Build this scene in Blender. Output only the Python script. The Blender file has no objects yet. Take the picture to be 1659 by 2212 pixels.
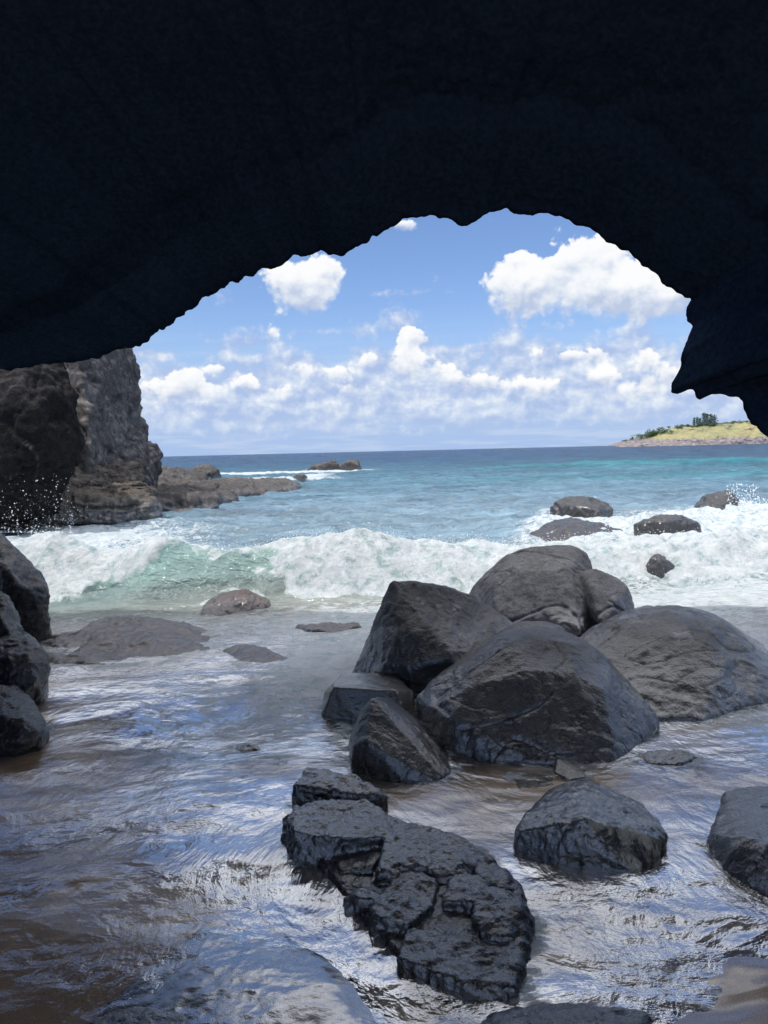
import bpy, bmesh, math, random
import numpy as np
from mathutils import Vector, Matrix

random.seed(7); np.random.seed(7)
C = bpy.context.scene.collection
S = bpy.context.scene

# ------------------------------------------------------------------ camera
H = 2.0
PITCH = math.radians(4.53); ROLL = math.radians(1.39)
FU, CU, CV = 1661.0, 829.5, 1106.0           # focal length and centre of the survey grid
_R = np.array([1., 0, 0]); _U = np.array([0, math.sin(PITCH), math.cos(PITCH)])
FWD = np.array([0, math.cos(PITCH), -math.sin(PITCH)])
RGT = math.cos(ROLL)*_R - math.sin(ROLL)*_U
UPV = math.sin(ROLL)*_R + math.cos(ROLL)*_U
EYE = np.array([0, 0, H])
def ray(u, v): return RGT*((u-CU)/FU) - UPV*((v-CV)/FU) + FWD
def P(u, v, y):
    d = ray(u, v); return EYE + d*(y/d[1])
def Z(u, v, z=0.0):
    d = ray(u, v); return EYE + d*((z-H)/d[2])
cam = bpy.data.cameras.new('camera'); co = bpy.data.objects.new('camera', cam); C.objects.link(co)
co.matrix_world = Matrix(((RGT[0], UPV[0], -FWD[0], 0), (RGT[1], UPV[1], -FWD[1], 0), (RGT[2], UPV[2], -FWD[2], H), (0, 0, 0, 1)))
cam.sensor_fit = 'VERTICAL'; cam.sensor_height = 24.0; cam.lens = 24.0*FU/2212.0
cam.clip_start = 0.05; cam.clip_end = 60000
S.camera = co

# ------------------------------------------------------------------ numpy noise
_perm = np.random.RandomState(3).permutation(256).astype(np.int32); _perm = np.concatenate([_perm, _perm, _perm])
_g = np.random.RandomState(4).normal(size=(256, 3)); _g /= np.linalg.norm(_g, axis=1)[:, None]; _gx, _gy, _gz = [np.ascontiguousarray(_g[:, k]).astype(np.float32) for k in range(3)]
def perlin(p):
    p = np.asarray(p, dtype=np.float32)
    i = np.floor(p); f = p-i; i = i.astype(np.int32) & 255
    w = f*f*f*(f*(f*6-15)+10); X0, Y0, Z0 = i.T; fx, fy, fz = f.T; wx, wy, wz = w.T
    out = np.zeros(len(p), dtype=np.float32); px = (_perm[X0], _perm[X0+1])
    for dx in (0, 1):
        for dy in (0, 1):
            pxy = _perm[px[dx]+Y0+dy]
            for dz in (0, 1):
                h = _perm[pxy+Z0+dz]
                n = _gx[h]*(fx-dx)+_gy[h]*(fy-dy)+_gz[h]*(fz-dz)
                out += n*((wx if dx else 1-wx)*(wy if dy else 1-wy)*(wz if dz else 1-wz))
    return out*1.6
def fbm(p, octv=4, lac=2.03, gain=0.5):
    a, s, o = 1.0, 1.0, 0
    for k in range(octv):
        o = o+a*perlin(p*s+17.3*k); a *= gain; s *= lac
    return o
def ridged(p, octv=3, gain=0.5):
    a, s, o = 1.0, 1.0, 0
    for k in range(octv):
        o = o+a*(1-2*np.abs(perlin(p*s+11.1*k))); a *= gain; s *= 2.1
    return o
def sstep(a, b, x):
    t = np.clip((x-a)/(b-a), 0, 1); return t*t*(3-2*t)

# ------------------------------------------------------------------ objects and tags
def tag(o, label=None, cat=None, group=None, kind=None):
    if label: o['label'] = label
    if cat: o['category'] = cat
    if group: o['group'] = group
    if kind: o['kind'] = kind
    return o
def link(name, me, mat, parent=None):
    o = bpy.data.objects.new(name, me); C.objects.link(o)
    if mat: me.materials.append(mat)
    if parent: o.parent = parent
    return o
def mesh_np(name, v, f, smooth=True):
    """v (n,3); f (m,3|4)"""
    me = bpy.data.meshes.new(name); f = np.asarray(f, dtype=np.int32); k = f.shape[1]
    me.vertices.add(len(v)); me.vertices.foreach_set('co', np.asarray(v, dtype=np.float32).ravel())
    me.loops.add(f.size); me.loops.foreach_set('vertex_index', f.ravel())
    me.polygons.add(len(f)); me.polygons.foreach_set('loop_start', np.arange(0, f.size, k, dtype=np.int32))
    me.polygons.foreach_set('use_smooth', np.full(len(f), smooth, dtype=bool))
    me.update(calc_edges=True); me.validate(); return me
def grid_faces(nr, nc):
    i = (np.arange(nr-1)[:, None]*nc+np.arange(nc-1)[None, :]).ravel()
    return np.stack([i, i+1, i+nc+1, i+nc], 1)
def attr(me, name, val, kind='FLOAT'):
    a = me.attributes.new(name, kind, 'POINT')
    if kind == 'FLOAT': a.data.foreach_set('value', np.asarray(val, dtype=np.float32).ravel())
    else:
        v = np.ones((len(val), 4), dtype=np.float32); v[:, :3] = val; a.data.foreach_set('color', v.ravel())
def rebase(o, base):
    me = o.data; n = len(me.vertices); c = np.empty(n*3, dtype=np.float32); me.vertices.foreach_get('co', c)
    c = c.reshape(-1, 3)-np.asarray(base, dtype=np.float32); me.vertices.foreach_set('co', c.ravel()); o.location = base; me.update()

# ------------------------------------------------------------------ materials
class NT:
    def __init__(s, name):
        s.m = bpy.data.materials.new(name); s.m.use_nodes = True; s.t = s.m.node_tree; s.t.nodes.clear()
        s.out = s.n('ShaderNodeOutputMaterial')
    def n(s, typ, **kw):
        nd = s.t.nodes.new(typ)
        for k, v in kw.items(): setattr(nd, k, v)
        return nd
    def l(s, a, b): s.t.links.new(a, b)
    def val(s, sock, v):
        if hasattr(v, 'is_output') or isinstance(v, bpy.types.NodeSocket): s.l(v, sock)
        else: sock.default_value = v
    def math(s, op, a, b=None, c=None, clamp=False):
        nd = s.n('ShaderNodeMath', operation=op, use_clamp=clamp)
        s.val(nd.inputs[0], a)
        if b is not None: s.val(nd.inputs[1], b)
        if c is not None: s.val(nd.inputs[2], c)
        return nd.outputs[0]
    def noise(s, vec, scale, detail=4, rough=0.55, dist=0.0, typ='FBM'):
        nd = s.n('ShaderNodeTexNoise', noise_type=typ); s.l(vec, nd.inputs['Vector'])
        nd.inputs['Scale'].default_value = scale; nd.inputs['Detail'].default_value = detail
        nd.inputs['Roughness'].default_value = rough; nd.inputs['Distortion'].default_value = dist
        return nd.outputs['Fac']
    def voro(s, vec, scale, feature='F1'):
        nd = s.n('ShaderNodeTexVoronoi', feature=feature); s.l(vec, nd.inputs['Vector']); nd.inputs['Scale'].default_value = scale
        return nd.outputs['Distance']
    def ramp(s, fac, stops, interp='LINEAR'):
        nd = s.n('ShaderNodeValToRGB'); s.l(fac, nd.inputs[0]); r = nd.color_ramp; r.interpolation = interp
        while len(r.elements) < len(stops): r.elements.new(0.5)
        for e, (p, c) in zip(r.elements, stops):
            e.position = p; e.color = (*c, 1) if isinstance(c, (tuple, list)) else (c, c, c, 1)
        return nd.outputs[0]
    def maprange(s, x, a, b, c=0.0, d=1.0, smooth=False):
        nd = s.n('ShaderNodeMapRange', interpolation_type='SMOOTHSTEP' if smooth else 'LINEAR')
        s.val(nd.inputs[0], x)
        for i, v in enumerate((a, b, c, d)): s.val(nd.inputs[1+i], v)
        return nd.outputs[0]
    def mixc(s, fac, a, b, mode='MIX'):
        nd = s.n('ShaderNodeMix', data_type='RGBA', blend_type=mode)
        s.val(nd.inputs[0], fac)
        for sock, v in ((nd.inputs[6], a), (nd.inputs[7], b)):
            if isinstance(v, (tuple, list)): sock.default_value = (*v, 1)
            else: s.l(v, sock)
        return nd.outputs[2]
    def mixs(s, fac, a, b):
        nd = s.n('ShaderNodeMixShader'); s.val(nd.inputs[0], fac); s.l(a, nd.inputs[1]); s.l(b, nd.inputs[2]); return nd.outputs[0]
    def scalev(s, vec, sc, rot=(0, 0, 0)):
        nd = s.n('ShaderNodeMapping'); s.l(vec, nd.inputs[0]); nd.inputs['Scale'].default_value = sc; nd.inputs['Rotation'].default_value = rot
        return nd.outputs[0]
    def bump(s, h, strength, dist, normal=None):
        nd = s.n('ShaderNodeBump'); s.l(h, nd.inputs['Height']); nd.inputs['Strength'].default_value = strength; nd.inputs['Distance'].default_value = dist
        if normal is not None: s.l(normal, nd.inputs['Normal'])
        return nd.outputs[0]
    def pos(s): return s.n('ShaderNodeNewGeometry').outputs['Position']
    def attr(s, name, out='Fac'):
        nd = s.n('ShaderNodeAttribute', attribute_name=name); return nd.outputs[out]
    def bsdf(s, col, rough, normal=None, spec=0.5, ior=1.45):
        nd = s.n('ShaderNodeBsdfPrincipled'); s.val(nd.inputs['Base Color'], (*col, 1) if isinstance(col, tuple) else col)
        s.val(nd.inputs['Roughness'], rough); s.val(nd.inputs['Specular IOR Level'], spec); nd.inputs['IOR'].default_value = ior
        if normal is not None: s.l(normal, nd.inputs['Normal'])
        return nd.outputs[0]
    def done(s, sh): s.l(sh, s.out.inputs['Surface']); return s.m

def rock_mat(name, dark, mid, light, scale=1.0, wet_z=0.35, wet_soft=0.4, rough_dry=0.75, rough_wet=0.22, bump=0.5, spec=0.5, lichen=None, patchwet=0.0, strata=0.0, topgain=0.5, coat=1.0):
    k = NT(name); pos = k.pos()
    n1 = k.noise(pos, 2.2*scale, 6, 0.6); n2 = k.noise(pos, 14*scale, 6, 0.65); n3 = k.noise(pos, 70*scale, 4, 0.6)
    col = k.ramp(k.math('ADD', k.math('MULTIPLY', n1, 0.55), k.math('MULTIPLY', n2, 0.45)), [(0.30, dark), (0.5, mid), (0.72, light)])
    v = k.voro(pos, 45*scale)
    pits = k.maprange(v, 0.05, 0.35, 0.55, 1.0)
    col = k.mixc(1.0, col, k.ramp(n3, [(0.3, 0.65), (0.7, 1.25)]), 'MULTIPLY')
    z = k.n('ShaderNodeSeparateXYZ'); k.l(pos, z.inputs[0]); zz = z.outputs[2]
    wet = k.maprange(k.math('ADD', zz, k.math('MULTIPLY', k.math('SUBTRACT', n1, 0.5), 0.9)), wet_z+wet_soft, wet_z-wet_soft, 0, 1, True)
    if patchwet: wet = k.math('MAXIMUM', wet, k.maprange(k.noise(pos, 3.1*scale, 5, 0.65), 0.58-patchwet, 0.76-patchwet, 0, 0.9, True))
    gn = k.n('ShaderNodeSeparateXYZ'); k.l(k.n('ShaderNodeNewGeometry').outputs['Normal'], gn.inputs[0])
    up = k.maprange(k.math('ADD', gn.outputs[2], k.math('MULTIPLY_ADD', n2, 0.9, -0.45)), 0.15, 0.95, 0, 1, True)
    col = k.mixc(1.0, col, k.ramp(up, [(0.0, (0.80, 0.80, 0.82)), (1.0, (1.0+topgain, 1.0+topgain*0.97, 1.0+topgain*0.92))]), 'MULTIPLY')  # skylight put into the colour: upward faces lighter, sides darker
    col = k.mixc(k.math('MULTIPLY', wet, 0.40), col, (0.018, 0.018, 0.020))
    ck = k.attr('crack'); col = k.mixc(k.math('MULTIPLY', ck, 0.8), col, (0.010, 0.010, 0.012))
    col = k.mixc(k.math('MULTIPLY', k.attr('vein'), k.math('MULTIPLY', n3, 0.55)), col, (0.42, 0.41, 0.40))
    if lichen:
        lc, pl = lichen
        lm = k.maprange(k.noise(k.scalev(pos, (1, 1, 0.35)), 9*scale, 6, 0.7, 0.6), 0.42, 0.56, 0, pl, True)
        lm = k.math('MULTIPLY', lm, k.math('MULTIPLY', k.maprange(gn.outputs[0], -0.06, 0.2, 0.03, 1.0, True), k.maprange(gn.outputs[1], 0.2, -0.2, 0.1, 1.0, True))); col = k.mixc(lm, col, lc)
    h = k.math('ADD', k.math('MULTIPLY', n2, 1.0), k.math('MULTIPLY', n3, 0.35)); h = k.math('ADD', h, k.math('MULTIPLY', pits, 0.35))
    if strata:
        h = k.math('ADD', h, k.math('MULTIPLY', k.noise(k.scalev(pos, (0.8, 0.8, 6)), 2.2*scale, 5, 0.6, 0.4), strata))
    nrm = k.bump(h, bump, 0.05/scale)
    r = k.maprange(wet, 0, 1, rough_dry, rough_wet)
    r = k.math('ADD', r, k.math('MULTIPLY', k.math('SUBTRACT', n2, 0.5), 0.35), clamp=True)
    sh = k.bsdf(col, r, nrm, spec); nd = sh.node
    k.l(k.math('MULTIPLY', wet, coat), nd.inputs['Coat Weight']); nd.inputs['Coat Roughness'].default_value = 0.10; nd.inputs['Coat IOR'].default_value = 2.1
    k.l(k.bump(k.math('ADD', n2, k.math('MULTIPLY', n3, 0.15)), 0.5*bump, 0.035/scale), nd.inputs['Coat Normal'])
    return k.done(sh)

M = {}
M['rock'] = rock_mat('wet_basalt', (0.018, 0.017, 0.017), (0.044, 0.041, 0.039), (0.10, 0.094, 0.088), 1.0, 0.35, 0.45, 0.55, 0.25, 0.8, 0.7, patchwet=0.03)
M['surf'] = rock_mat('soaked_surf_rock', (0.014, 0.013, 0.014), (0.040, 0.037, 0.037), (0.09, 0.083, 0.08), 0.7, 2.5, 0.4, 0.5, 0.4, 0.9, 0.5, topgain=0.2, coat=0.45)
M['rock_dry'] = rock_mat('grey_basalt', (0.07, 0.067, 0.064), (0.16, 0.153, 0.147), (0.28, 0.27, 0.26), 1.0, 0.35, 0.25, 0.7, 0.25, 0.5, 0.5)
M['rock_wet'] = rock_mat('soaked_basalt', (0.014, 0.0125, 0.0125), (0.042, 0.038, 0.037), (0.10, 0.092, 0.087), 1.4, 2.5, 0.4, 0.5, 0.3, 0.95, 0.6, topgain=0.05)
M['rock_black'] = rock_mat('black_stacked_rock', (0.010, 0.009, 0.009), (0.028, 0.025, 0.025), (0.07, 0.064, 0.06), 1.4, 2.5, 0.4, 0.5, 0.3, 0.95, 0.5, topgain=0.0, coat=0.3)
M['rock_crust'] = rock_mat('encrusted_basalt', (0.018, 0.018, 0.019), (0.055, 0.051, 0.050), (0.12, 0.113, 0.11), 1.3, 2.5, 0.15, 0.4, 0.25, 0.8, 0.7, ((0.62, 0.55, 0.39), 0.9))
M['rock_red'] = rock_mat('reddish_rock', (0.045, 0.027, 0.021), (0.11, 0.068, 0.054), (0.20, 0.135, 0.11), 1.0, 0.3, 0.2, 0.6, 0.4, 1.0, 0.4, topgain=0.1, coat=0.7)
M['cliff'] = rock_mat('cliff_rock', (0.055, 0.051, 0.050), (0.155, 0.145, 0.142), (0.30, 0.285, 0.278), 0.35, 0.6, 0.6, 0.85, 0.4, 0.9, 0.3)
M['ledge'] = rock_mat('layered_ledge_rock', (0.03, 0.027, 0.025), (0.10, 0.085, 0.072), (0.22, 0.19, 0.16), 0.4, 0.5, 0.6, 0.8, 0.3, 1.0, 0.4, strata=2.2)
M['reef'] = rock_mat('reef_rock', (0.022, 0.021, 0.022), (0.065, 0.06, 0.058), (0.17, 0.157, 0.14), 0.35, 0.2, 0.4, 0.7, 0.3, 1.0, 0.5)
M['cave'] = rock_mat('cave_rock', (0.022, 0.040, 0.072), (0.025, 0.044, 0.077), (0.029, 0.048, 0.081), 0.35, -5, 0.5, 1.0, 0.5, 0.05, 0.0, topgain=0.0)  # navy veil of haze put into the rock colour
M['buttress'] = rock_mat('shaded_cave_rock', (0.009, 0.009, 0.010), (0.022, 0.021, 0.022), (0.065, 0.061, 0.059), 0.35, -5, 0.5, 0.9, 0.5, 0.8, 0.15)  # darker copy of the cliff rock, shade under the roof put into its colour

def sand_mat():
    k = NT('wet_sand'); pos = k.pos()
    n1 = k.noise(pos, 1.1, 5, 0.55); n2 = k.noise(pos, 220, 3, 0.7); n3 = k.noise(pos, 9, 4, 0.6)
    col = k.ramp(k.math('ADD', k.math('MULTIPLY', n1, 0.7), k.math('MULTIPLY', n3, 0.3)), [(0.3, (0.52, 0.31, 0.155)), (0.55, (0.70, 0.45, 0.25)), (0.75, (0.80, 0.56, 0.35))])
    col = k.mixc(1.0, col, k.ramp(n2, [(0.3, 0.45), (0.7, 1.45)]), 'MULTIPLY')
    gr = k.maprange(k.voro(pos, 38), 0.05, 0.16, 0.35, 1.0); col = k.mixc(1.0, col, k.mixc(k.maprange(k.noise(pos, 2.3, 3), 0.5, 0.62), (1, 1, 1), gr), 'MULTIPLY')
    h = k.math('ADD', k.math('MULTIPLY', n2, 0.3), k.math('MULTIPLY', n3, 0.8))
    zz = k.n('ShaderNodeSeparateXYZ'); k.l(pos, zz.inputs[0]); wet = k.maprange(k.math('ADD', zz.outputs[2], k.math('MULTIPLY_ADD', n1, 0.03, -0.015)), 0.040, 0.008, 0, 1, True)
    col = k.mixc(k.math('MULTIPLY', wet, 0.25), col, (0.25, 0.16, 0.10))
    sh = k.bsdf(col, k.maprange(wet, 0, 1, 0.5, 0.14), k.bump(h, 0.4, 0.012), 0.5); k.l(k.math('MULTIPLY', wet, 0.9), sh.node.inputs['Coat Weight']); sh.node.inputs['Coat Roughness'].default_value = 0.1; sh.node.inputs['Coat IOR'].default_value = 2.0
    return k.done(sh)
M['sand'] = sand_mat()

def glossy_sand_mat():
    k = NT('sand_skimmed_rock'); pos = k.pos()
    n1 = k.noise(pos, 3, 4, 0.55); n2 = k.noise(pos, 150, 3, 0.7); n3 = k.noise(pos, 24, 4, 0.6, 0.6)
    col = k.ramp(n1, [(0.34, (0.06, 0.06, 0.063)), (0.46, (0.22, 0.20, 0.18)), (0.7, (0.36, 0.32, 0.28))])
    col = k.mixc(1.0, col, k.ramp(n2, [(0.25, 0.6), (0.75, 1.3)]), 'MULTIPLY')
    h = k.math('ADD', k.math('MULTIPLY', n2, 0.08), k.math('MULTIPLY', n3, 0.7))
    r = k.ramp(n1, [(0.4, 0.22), (0.6, 0.12)])
    return k.done(k.bsdf(col, r, k.bump(h, 0.3, 0.008), 1.0, 2.6))
M['skim'] = glossy_sand_mat()

# ------------------------------------------------------------------ rocks
def hull_into(bm, pts):
    vs = [bm.verts.new(p) for p in pts]
    r = bmesh.ops.convex_hull(bm, input=vs)
    dead = [g for g in r['geom_interior'] if isinstance(g, bmesh.types.BMVert)]
    dead += [g for g in r['geom_unused'] if isinstance(g, bmesh.types.BMVert)]
    bmesh.ops.delete(bm, geom=list(set(dead)), context='VERTS')
def remesh(hulls, vox):
    """joined closed hulls -> one voxel surface as numpy arrays"""
    me = bpy.data.meshes.new('tmp'); allv, allf, off = [], [], 0
    for pts in hulls:
        bm = bmesh.new(); hull_into(bm, [Vector(p) for p in pts])
        bmesh.ops.triangulate(bm, faces=bm.faces[:]); bmesh.ops.recalc_face_normals(bm, faces=bm.faces[:])
        bm.verts.index_update()
        allv += [v.co[:] for v in bm.verts]; allf += [[off+v.index for v in f.verts] for f in bm.faces]; off += len(bm.verts); bm.free()
    me.from_pydata(allv, [], allf)
    o = bpy.data.objects.new('tmp', me); C.objects.link(o)
    md = o.modifiers.new('r', 'REMESH'); md.mode = 'VOXEL'; md.voxel_size = vox
    dg = bpy.context.evaluated_depsgraph_get(); m2 = bpy.data.meshes.new_from_object(o.evaluated_get(dg))
    bpy.data.objects.remove(o); bpy.data.meshes.remove(me)
    return m2
def getv(me, what='co'):
    a = np.empty(len(me.vertices)*3, dtype=np.float32); me.vertices.foreach_get(what, a); return a.reshape(-1, 3).astype(np.float64)
def smooth(v, e, it, lam=0.5):
    n = len(v); deg = np.bincount(e.ravel(), minlength=n)[:, None]; deg[deg == 0] = 1
    for _ in range(it):
        acc = np.stack([np.bincount(e[:, 0], v[e[:, 1], k], n)+np.bincount(e[:, 1], v[e[:, 0], k], n) for k in range(3)], 1)
        v = v+lam*(acc/deg-v)
    return v
_seed = [0]; WATERLINE = []
def rock(name, label, hulls, mat, vox=0.02, size=None, sm=3, big=0.02, midn=0.012, fine=0.004, cracks=0.0, crack_dir=None, strata=0.0, group=None, cat='rock', kind=None, pits=0.0, rot=0.0, facet=0.0, chips=0):
    me = remesh(hulls, vox); me.name = name
    v = getv(me); e = np.empty(len(me.edges)*2, dtype=np.int32); me.edges.foreach_get('vertices', e); e = e.reshape(-1, 2)
    v = smooth(v, e, sm)
    if chips:
        rs = np.random.RandomState(_seed[0]+40); cen = (v.max(0)+v.min(0))/2; ext = (v.max(0)-v.min(0))/2
        for _ in range(chips):
            nn = rs.normal(size=3); nn[2] = abs(nn[2])*0.8; nn /= np.linalg.norm(nn); w_ = nn/ext; w_ /= np.linalg.norm(w_)
            hgt = (v-cen)@w_; top = hgt.max(); lim = top*(1-rs.uniform(0.02, 0.055))
            v = v-np.outer(np.clip(hgt-lim, 0, None)*0.9, w_)
        v = smooth(v, e, 1)
    me.vertices.foreach_set('co', v.astype(np.float32).ravel()); me.update(); nrm = getv(me, 'normal')
    L = size or float(np.max(v.max(0)-v.min(0))); _seed[0] += 1; off = np.array([13.7, 5.1, 29.3])*_seed[0]
    q = v/L
    warp = np.stack([fbm(q*2+off+k*31, 2) for k in range(3)], 1)
    d = big*L*fbm(q*2.2+off, 3)+midn*L*(ridged(q*5+off+0.25*warp, 4)*0.6-0.35*sstep(0.05, 0.35, perlin(q*9+off)))+fine*L*fbm(q*26+off, 3)
    if facet: d += facet*L*(np.abs((fbm(q*3.3+off*1.7, 2)*2.2) % 1.0-0.5)-0.25)
    if cracks:
        qq = q.copy()
        if crack_dir is not None:
            cd = np.array(crack_dir, float); cd /= np.linalg.norm(cd)
            qq = q-np.outer(q@cd, cd)*0.75
        c = np.abs(perlin(qq*3.2+off+0.35*warp)); c2 = np.abs(perlin(qq*7.5+off*1.3+0.35*warp))
        d -= cracks*L*(np.exp(-(c/0.022)**2)*0.8+np.exp(-(c2/0.03)**2)*0.45)
    ca = np.zeros(len(v)); va = np.zeros(len(v))
    if cracks: ca = np.clip(np.exp(-(c/0.014)**2)*0.9+np.exp(-(c2/0.018)**2)*0.5, 0, 1); va = np.exp(-(perlin(q*2.3+off*2.1+0.3*warp)/0.010)**2)*sstep(-0.1, 0.3, perlin(q*1.7+off))
    if strata:
        s = v[:, 2]*1.0+0.25*fbm(v*0.35+off, 3)+0.06*v[:, 0]
        d += strata*np.clip(1.6*ridged(np.stack([s*3.2, v[:, 0]*0.10, v[:, 1]*0.10], 1)+off, 3), -1.3, 1.1)
    if pits: d -= pits*L*sstep(0.32, 0.6, perlin(q*30+off))
    v = v+nrm*d[:, None]
    me.vertices.foreach_set('co', v.astype(np.float32).ravel())
    wm = np.abs(v[:, 2]+0.005) < 0.035; 
    if name != 'sand_mound_rock': WATERLINE.append(v[wm][:, :2])
    me.polygons.foreach_set('use_smooth', np.ones(len(me.polygons), dtype=bool)); me.update(); attr(me, 'crack', ca); attr(me, 'vein', va)
    o = link(name, me, mat); c = (v.max(0)+v.min(0))/2
    rebase(o, (c[0], c[1], v[:, 2].min())); tag(o, label, cat, group, kind)
    return o
def blob(sil, base, front=(), thick=0.6, back_drop=0.7, sink=-0.2, shrink=0.72):
    """closed point cloud of a boulder: skyline points (u,v,y), waterline points (u,v), extra face points"""
    pts = [P(*s) for s in sil]+[P(*s) for s in front]
    g = [Z(u, v, 0.0) for u, v in base]; pts += g
    pts += [np.array([p[0], p[1]+0.02, sink]) for p in g]
    t = np.array([P(*s) for s in sil]); c = t.mean(0)
    for p in t:
        q = c+(p-c)*shrink; q[1] = p[1]+thick; q[2] = max(sink, p[2]*back_drop); q[0] *= q[1]/p[1]
        pts.append(q); pts.append(np.array([q[0]*1.01, q[1]+0.1*thick, sink]))
        pts.append(np.array([(c[0]+(p[0]-c[0])*0.97)*(p[1]+0.15*thick)/p[1], p[1]+0.15*thick, sink]))
    return pts
def slab(top, z=0.15, zs=None, flare=0.03, sink=-0.2):
    """flat-topped block: top corners as survey points at height z, sides going straight down"""
    zz = zs or [z]*len(top); t = np.array([Z(u, v, h) for (u, v), h in zip(top, zz)]); c = t.mean(0); pts = list(t)
    for p in t:
        d = p-c; d[2] = 0; d /= max(1e-6, np.linalg.norm(d)); q = p+d*flare; q[2] = sink; pts.append(q)
    return pts
def zc(u, v, c=(530.9, 1559.5), s=0.4): return (c[0]+u*s, c[1]+v*s)

# --- the boulder pile
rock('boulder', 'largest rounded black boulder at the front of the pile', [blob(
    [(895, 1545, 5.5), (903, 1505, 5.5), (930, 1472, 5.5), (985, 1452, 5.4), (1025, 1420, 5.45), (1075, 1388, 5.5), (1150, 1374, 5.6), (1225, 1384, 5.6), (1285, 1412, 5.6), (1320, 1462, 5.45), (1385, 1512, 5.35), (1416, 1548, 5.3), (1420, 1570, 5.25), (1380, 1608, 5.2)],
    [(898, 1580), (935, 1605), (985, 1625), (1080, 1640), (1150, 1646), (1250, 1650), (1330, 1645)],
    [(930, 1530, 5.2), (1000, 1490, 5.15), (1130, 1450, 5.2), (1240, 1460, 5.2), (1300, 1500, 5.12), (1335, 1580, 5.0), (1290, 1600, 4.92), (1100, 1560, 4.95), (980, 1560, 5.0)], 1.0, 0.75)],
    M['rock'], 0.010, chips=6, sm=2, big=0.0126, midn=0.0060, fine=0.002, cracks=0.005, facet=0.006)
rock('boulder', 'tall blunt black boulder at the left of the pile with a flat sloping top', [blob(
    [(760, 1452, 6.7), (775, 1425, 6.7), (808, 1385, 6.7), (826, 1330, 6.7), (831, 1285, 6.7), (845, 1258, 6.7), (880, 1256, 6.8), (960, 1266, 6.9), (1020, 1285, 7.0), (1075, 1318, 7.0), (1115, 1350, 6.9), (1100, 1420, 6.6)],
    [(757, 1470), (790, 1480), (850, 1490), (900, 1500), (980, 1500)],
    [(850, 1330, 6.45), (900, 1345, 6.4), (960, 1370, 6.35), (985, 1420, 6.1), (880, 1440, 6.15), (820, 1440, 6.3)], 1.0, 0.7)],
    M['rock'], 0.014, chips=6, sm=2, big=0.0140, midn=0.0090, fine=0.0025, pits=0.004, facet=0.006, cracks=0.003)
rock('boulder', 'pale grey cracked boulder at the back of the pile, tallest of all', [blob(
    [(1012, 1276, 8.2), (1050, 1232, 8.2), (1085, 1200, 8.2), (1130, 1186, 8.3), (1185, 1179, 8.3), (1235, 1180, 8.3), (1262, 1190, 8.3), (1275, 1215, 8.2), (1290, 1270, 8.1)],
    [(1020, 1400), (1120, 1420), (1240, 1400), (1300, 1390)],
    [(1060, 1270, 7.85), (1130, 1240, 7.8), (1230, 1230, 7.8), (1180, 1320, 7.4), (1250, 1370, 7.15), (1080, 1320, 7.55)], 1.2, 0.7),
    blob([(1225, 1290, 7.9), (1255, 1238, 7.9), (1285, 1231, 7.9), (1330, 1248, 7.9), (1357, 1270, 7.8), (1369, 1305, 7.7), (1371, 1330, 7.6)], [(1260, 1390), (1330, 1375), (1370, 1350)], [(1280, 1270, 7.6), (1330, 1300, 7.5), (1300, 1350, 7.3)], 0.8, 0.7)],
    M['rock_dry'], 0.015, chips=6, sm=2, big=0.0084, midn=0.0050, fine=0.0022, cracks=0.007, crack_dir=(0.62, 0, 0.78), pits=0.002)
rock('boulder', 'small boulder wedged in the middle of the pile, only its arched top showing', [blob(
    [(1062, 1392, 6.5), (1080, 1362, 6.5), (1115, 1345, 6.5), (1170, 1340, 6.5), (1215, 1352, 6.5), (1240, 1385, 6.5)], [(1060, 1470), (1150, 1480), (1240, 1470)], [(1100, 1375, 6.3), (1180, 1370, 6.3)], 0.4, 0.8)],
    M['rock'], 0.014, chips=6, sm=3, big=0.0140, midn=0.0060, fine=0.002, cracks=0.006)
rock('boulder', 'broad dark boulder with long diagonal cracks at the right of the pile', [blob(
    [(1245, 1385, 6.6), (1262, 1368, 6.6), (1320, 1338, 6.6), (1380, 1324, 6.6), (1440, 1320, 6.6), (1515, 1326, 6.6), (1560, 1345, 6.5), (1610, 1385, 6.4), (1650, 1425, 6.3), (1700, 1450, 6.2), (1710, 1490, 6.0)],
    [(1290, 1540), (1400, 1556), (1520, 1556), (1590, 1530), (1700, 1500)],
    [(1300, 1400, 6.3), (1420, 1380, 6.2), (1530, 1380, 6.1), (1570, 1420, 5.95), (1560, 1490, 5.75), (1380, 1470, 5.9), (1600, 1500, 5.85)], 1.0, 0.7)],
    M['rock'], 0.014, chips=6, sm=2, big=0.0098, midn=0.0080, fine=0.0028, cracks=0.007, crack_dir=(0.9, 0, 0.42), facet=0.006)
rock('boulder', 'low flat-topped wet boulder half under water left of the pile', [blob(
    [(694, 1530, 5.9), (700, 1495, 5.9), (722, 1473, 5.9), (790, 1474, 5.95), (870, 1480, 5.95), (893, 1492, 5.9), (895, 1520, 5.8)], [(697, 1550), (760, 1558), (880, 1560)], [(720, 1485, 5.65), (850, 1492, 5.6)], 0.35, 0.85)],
    M['rock'], 0.011, chips=6, sm=3, big=0.0140, midn=0.0060, fine=0.002)
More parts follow.
